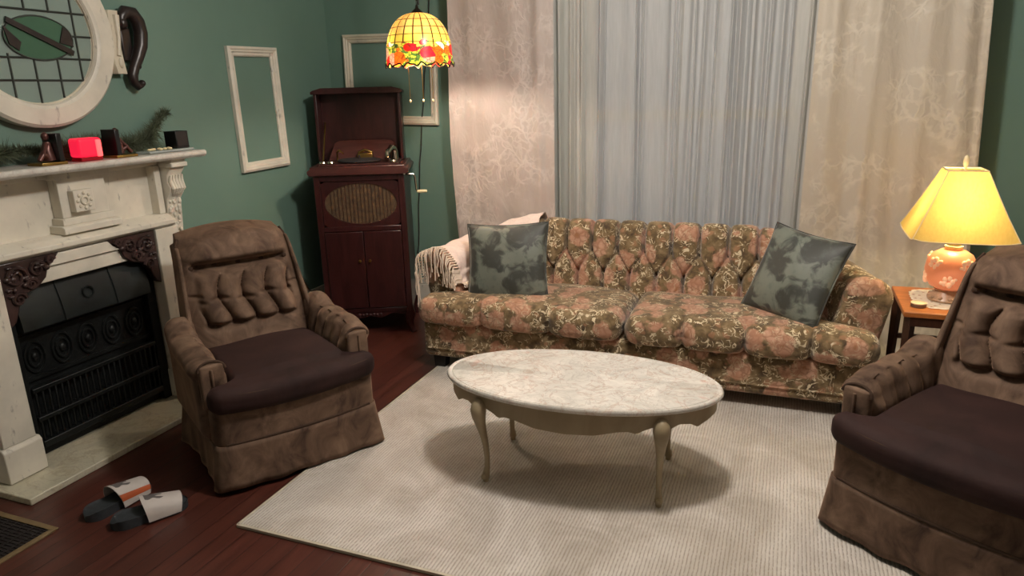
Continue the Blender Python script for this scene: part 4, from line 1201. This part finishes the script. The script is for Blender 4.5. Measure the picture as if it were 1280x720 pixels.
for k in range(9):
    m = MB()
    a = 2 * PI * k / 9 + .3; z = .14 + .035 * (1 if k % 2 else -1)
    rad = .097 * math.sqrt(max(.1, 1 - ((z - .14) / .105) ** 2))
    for q in range(5):
        b = 2 * PI * q / 5; aa = a + .17 * math.cos(b); z2 = z + .017 * math.sin(b)
        m.ball((rad * math.cos(aa), rad * math.sin(aa), z2), (.011, .011, .015), 8, 6)
    for q in (-1, 1): 
        aa = a + .27 * q; m.ball((rad * .99 * math.cos(aa), rad * .99 * math.sin(aa), z + .010 * q), (.010, .010, .010), 8, 6)
    m.build('flower_relief', M['peachl'], gb)
m = MB(); m.lathe([(.03, .23), (.036, .236), (.036, .246), (.026, .25), (.03, .258), (.03, .266), (.018, .272), (.010, .275), (.010, .33)], 24); m.build('collar', M['pearl'], la)
# shade: square frustum, sheet panels
z0, z1 = .293, .578; w0, w1 = .192, .072
m = MB(); rim0 = []
def shp(k, u, v):
    w = lerp(w0, w1, v) * (1 - .025 * math.sin(v * PI))
    cs = [(-w, -w), (w, -w), (w, w), (-w, w)]; a = cs[k]; b = cs[(k + 1) % 4]
    return (lerp(a[0], b[0], u), lerp(a[1], b[1], u), lerp(z0, z1, v) - .006 * math.sin(u * PI) * 0 + .012 * (1 - v) * (abs(u - .5) * 2) ** 6)
for k in range(4): m.grid(lambda u, v, k=k: shp(k, u, v), 16, 16)
sh = m.build('lamp_shade', M['shade'], la, 30, closed=True)
m = MB()
for k in range(4):
    m.tube([shp(k, 0, v / 10) for v in range(11)], .0022, 6); m.tube([shp(k, u / 12, 0) for u in range(13)], .003, 6); m.tube([shp(k, u / 4, 1) for u in range(5)], .003, 6)
m.build('shade_trim', M['pearl'], sh)
m = MB(); m.tube([(0, 0, .33), (0, 0, .35)], .016, 12); m.build('socket', M['brass'], la)
m = MB(); m.ball((0, 0, .395), (.028, .028, .042)); bl_ = m.build('bulb', M['bulb'], la)
m = MB(); m.tube([(.03, 0, .335), (.05, 0, .42), (.04, 0, .54), (0, 0, .575), (-.04, 0, .54), (-.05, 0, .42), (-.03, 0, .335)], .0022, 6); m.tube([(-w1, 0, .574), (w1, 0, .574)], .002, 6); m.tube([(0, -w1, .574), (0, w1, .574)], .002, 6); m.build('harp', M['brass'], la)
m = MB(); m.lathe([(.006, .576), (.005, .586), (.011, .60), (.012, .615), (.008, .632), (0, .64)], 14); m.build('finial', M['pearl'], la)
di = thing('small_tin', 'small round grey tin with pale lid at front corner of the end table', 'tin', (.572, 3.365, LZ + .0006))
m = MB(); m.lathe([(.030, 0), (.031, .003), (.031, .014), (.0, .0145)], 28); m.build('tin_body', M['tin'], di)
m = MB(); m.lathe([(.0315, .0146), (.0315, .018), (.028, .019), (0, .0192)], 28); m.build('lid', M['pearl'], di)

# ------------------------------------------------------------------ pendant lamp
PX, PY, PZ = -1.882, 3.5, 1.932
pe = thing('pendant_lamp', 'hanging domed stained glass lamp with red flowers round its rim', 'pendant lamp', (PX, PY, PZ))
m = MB(); prof = []
for k in range(15):
    a = k / 14 * PI / 2; prof.append((.022 + .152 * math.sin(a) ** .92, -.02 - .20 * (1 - math.cos(a)) - .0 * k))
prof += [(.176, -.24), (.178, -.262), (.180, -.282)]
def wav(p, th): 
    if p[2] < -.27: return (p[0], p[1], p[2] + .007 * math.sin(th * 17) + .004 * math.sin(th * 29))
    return p
m.lathe([(r_, z) for r_, z in prof], 120, fn=wav); m.f = [f for f in m.f if len(f) == 4]
m.build('glass_shade', M['tiff'], pe, 60, closed=True)
m = MB(); m.lathe([(.03, -.024), (.034, -.018), (.022, -.006), (.010, .004), (.006, .02), (0, .022)], 24); m.build('cap', M['darkmetal'], pe)
m = MB(); m.tube([(.181 * math.cos(a), .181 * math.sin(a), -.282 + .007 * math.sin(a * 17) + .004 * math.sin(a * 29)) for a in [2*PI*k/120 for k in range(120)]], .004, 6, True)
m.build('rim_lead', M['darkmetal'], pe)
m = MB(); n_ = 30; z = .02
for k in range(int((ZC - PZ - .02) / .022)):
    c = .02 + .022 * k + .012
    m.tube([((.006 * math.cos(a)) * (k % 2), (.006 * math.cos(a)) * (1 - k % 2), c + .014 * math.sin(a)) for a in [2*PI*q/10 for q in range(10)]], .0018, 5, True)
m.build('chain', M['darkmetal'], pe)
m = MB(); pts = []
zc_ = ZC - PZ - .03
pts += [(.01, 0, .02), (.008, .0, zc_ - .1), (0.0, .05, zc_ - .02)]
pts += [(-.12, .40, zc_ - .12), (-.24, .752, zc_ - .02)]
for k in range(24):
    u = k / 23; zz_ = lerp(zc_ - .05, .46 - PZ + .02, u); x_ = lerp(-.262, -.505, sst(-.1, 1.1, u)); pts.append((x_ + .003 * math.sin(k * 2.1), .757, zz_))
pts += [(-.56, .755, .2 - PZ), (-.57, .75, .03 - PZ)]
m.tube(pts, .0042, 6); m.build('power_cord', M['cord'], pe)
for x, y in ((-.045, -.05), (-.013, .04), (.083, -.03)):
    m = MB(); m.tube([(x, y, -.20), (x, y, -.462)], .0018, 6); pc = m.build('pull_chain', M['brass'], pe)
    m = MB(); m.ball((x, y, -.466), (.006, .006, .009), 10, 8); m.build('pull_knob', M['pearl'], pc)
for k in range(3):
    a = 2 * PI * k / 3 + .4; x, y = .055 * math.cos(a), .055 * math.sin(a)
    m = MB(); m.tube([(0, 0, -.10), (x * .7, y * .7, -.13), (x, y, -.16)], [.008, .010, .013], 10); sk_ = m.build('socket', M['brass'], pe)
    m = MB(); m.ball((x * 1.15, y * 1.15, -.195), (.024, .024, .034)); m.build('bulb', M['bulb'], sk_)

# ------------------------------------------------------------------ slippers, vent
def slipper(label, loc, rz, stripes):
    t = thing('slide_slipper', label, 'slipper', loc, rz, 'slide slippers on the wood floor')
    # local +y = toe
    def outl(v):
        y = lerp(-.13, .135, v)
        w = .036 + .011 * math.sin(min(1, v / .28) * PI / 2) - .006 * math.exp(-((v - .42) / .15) ** 2) + .006 * sst(.5, .75, v)
        e = min(1, v / .17, (1 - v) / .26); w *= math.sqrt(max(0.0, 1 - (1 - e) ** 2)) if e < 1 else 1
        return y, max(w, .001)
    def ft(u, v):
        y, w = outl(v); x = lerp(-w, w, u); k = abs(lerp(-1, 1, u))
        return (x, y, .022 + .014 * (1 - v) * min(1, v / .1 + .3) + .006 * k ** 4 * min(1, v / .15))
    def fb(u, v):
        y, w = outl(v); x = lerp(-w, w, u) * .95; return (x, y, .0005)
    m = MB(); m.slab(ft, fb, 14, 40); m.build('sole', M['rubber'], t, 50)
    def st(off, z0=.0):
        def fn(u, v):
            a = PI * u; y = lerp(-.012, .10, v) 
            w = .057 - .004 * v; hh_ = .078 - .030 * v
            x = -w * math.cos(a) * (1 + off * 18); z = .010 + hh_ * math.sin(a) ** .8 * (1 + off * 12)
            return (x, y - .012 * math.sin(a) * (1 - v) + .016 * math.sin(a) * v, z)
        return fn
    m = MB(); m.slab(st(.003), st(0), 24, 14); s = m.build('strap', M['strap'], t, 60)
    fn = st(.0042); fi = st(.0025)
    if stripes:
        for a, b in ((.02, .20), (.80, .92)):
            m = MB(); m.slab(lambda u, v: fn(lerp(a, b, u), lerp(0, 1, v)), lambda u, v: fi(lerp(a, b, u), lerp(0, 1, v)), 8, 14); part_label(m.build('stripe', M['orange'], s, 60), 'orange stripe')
    m = MB(); m.slab(lambda u, v: fn(lerp(.42, .60, u) + .02 * math.sin(v * 9), lerp(.1, .45 + .1 * math.sin(u * 9), v)), lambda u, v: fi(lerp(.42, .60, u) + .02 * math.sin(v * 9), lerp(.1, .45 + .1 * math.sin(u * 9), v)), 8, 8)
    part_label(m.build('logo_patch', M['greymark'], s, 60), 'small grey mark')
slipper('dark slide slipper with orange edged white strap, the one nearer the hearth', (-2.325, 1.665, 0), math.radians(-6), True)
slipper('dark slide slipper with white strap and no orange stripe, the one nearer the rug', (-2.14, 1.645, 0), math.radians(-32), False)
ve = thing('floor_vent', 'dark floor vent with dull brass frame set in the wood floor', 'floor vent', (-2.56, 1.32, 0))
m = MB(); vw, vh = .16, .155
for b in ((-vw, -vh, vw, -vh + .022), (-vw, vh - .022, vw, vh), (-vw, -vh + .022, -vw + .022, vh - .022), (vw - .022, -vh + .022, vw, vh - .022)): m.box(b[0], b[1], .0, b[2], b[3], .006)
m.build('frame', M['ventbrass'], ve, bevel=.002)
m = MB(); m.box(-vw + .022, -vh + .022, .0002, vw - .022, vh - .022, .001)
for k in range(18):
    y = -vh + .03 + k * (2 * vh - .06) / 17; m.box(-vw + .022, y - .003, .001, vw - .022, y + .003, .0042)
for k in range(6):
    x = -vw + .05 + k * (2 * vw - .1) / 5; m.box(x - .003, -vh + .022, .001, x + .003, vh - .022, .0046)
m.build('grille', M['vent'], ve)

# ------------------------------------------------------------------ ceiling lamp + lights
CLX, CLY = -.40, 2.15
cl = thing('ceiling_light', 'round opal glass ceiling light fixed above the room', 'ceiling light', (CLX, CLY, ZC))
m = MB(); m.lathe([(.16, -.0005), (.165, -.02), (.15, -.03)], 32); m.build('canopy', M['brass'], cl)
m = MB(); m.lathe([(.15, -.031), (.145, -.06), (.11, -.09), (.05, -.105), (0, -.107)], 32); m.build('opal_bowl', M['opal'], cl)
def light(name, typ, loc, energy, col, size, par=None):
    d = bpy.data.lights.new(name, typ); d.energy = energy; d.color = col
    if typ == 'POINT': d.shadow_soft_size = size
    o = bpy.data.objects.new(name, d); COL.objects.link(o); o.location = loc
    return o
light('ceiling_bulb', 'POINT', (CLX, CLY, ZC - .25), 112, (1, .93, .87), .10)
light('pendant_bulb', 'POINT', (PX, PY, PZ - .225), 20, (1, .88, .74), .03)
light('lamp_bulb', 'POINT', (LX, LY, LZ + .40), 30, (1, .81, .46), .035)

w = bpy.data.worlds.new('dusk'); scene.world = w; w.use_nodes = True
bg = w.node_tree.nodes['Background']; bg.inputs[0].default_value = (.50, .58, .72, 1); bg.inputs[1].default_value = .24

# ------------------------------------------------------------------ camera
cam = bpy.data.cameras.new('camera'); co = bpy.data.objects.new('camera', cam); COL.objects.link(co)
cam.sensor_width = 36; cam.lens = 876.93 / 1280 * 36; cam.clip_start = .05
r2 = Vector((0.93195025, 0.3616055, -0.02664934)); dn = Vector((0.07346989, -0.26030121, -0.96272813)); fw = Vector((-0.35506464, 0.8952568, -0.2691549))
u2 = -dn; bk_ = -fw
co.matrix_world = Matrix(((r2.x, u2.x, bk_.x, 0), (r2.y, u2.y, bk_.y, 0), (r2.z, u2.z, bk_.z, 1.5), (0, 0, 0, 1)))
scene.camera = co
vs_ = scene.view_settings; vs_.view_transform = 'Standard'; vs_.look = 'None'; vs_.gamma = 1; vs_.use_curve_mapping = False; vs_.exposure = 0
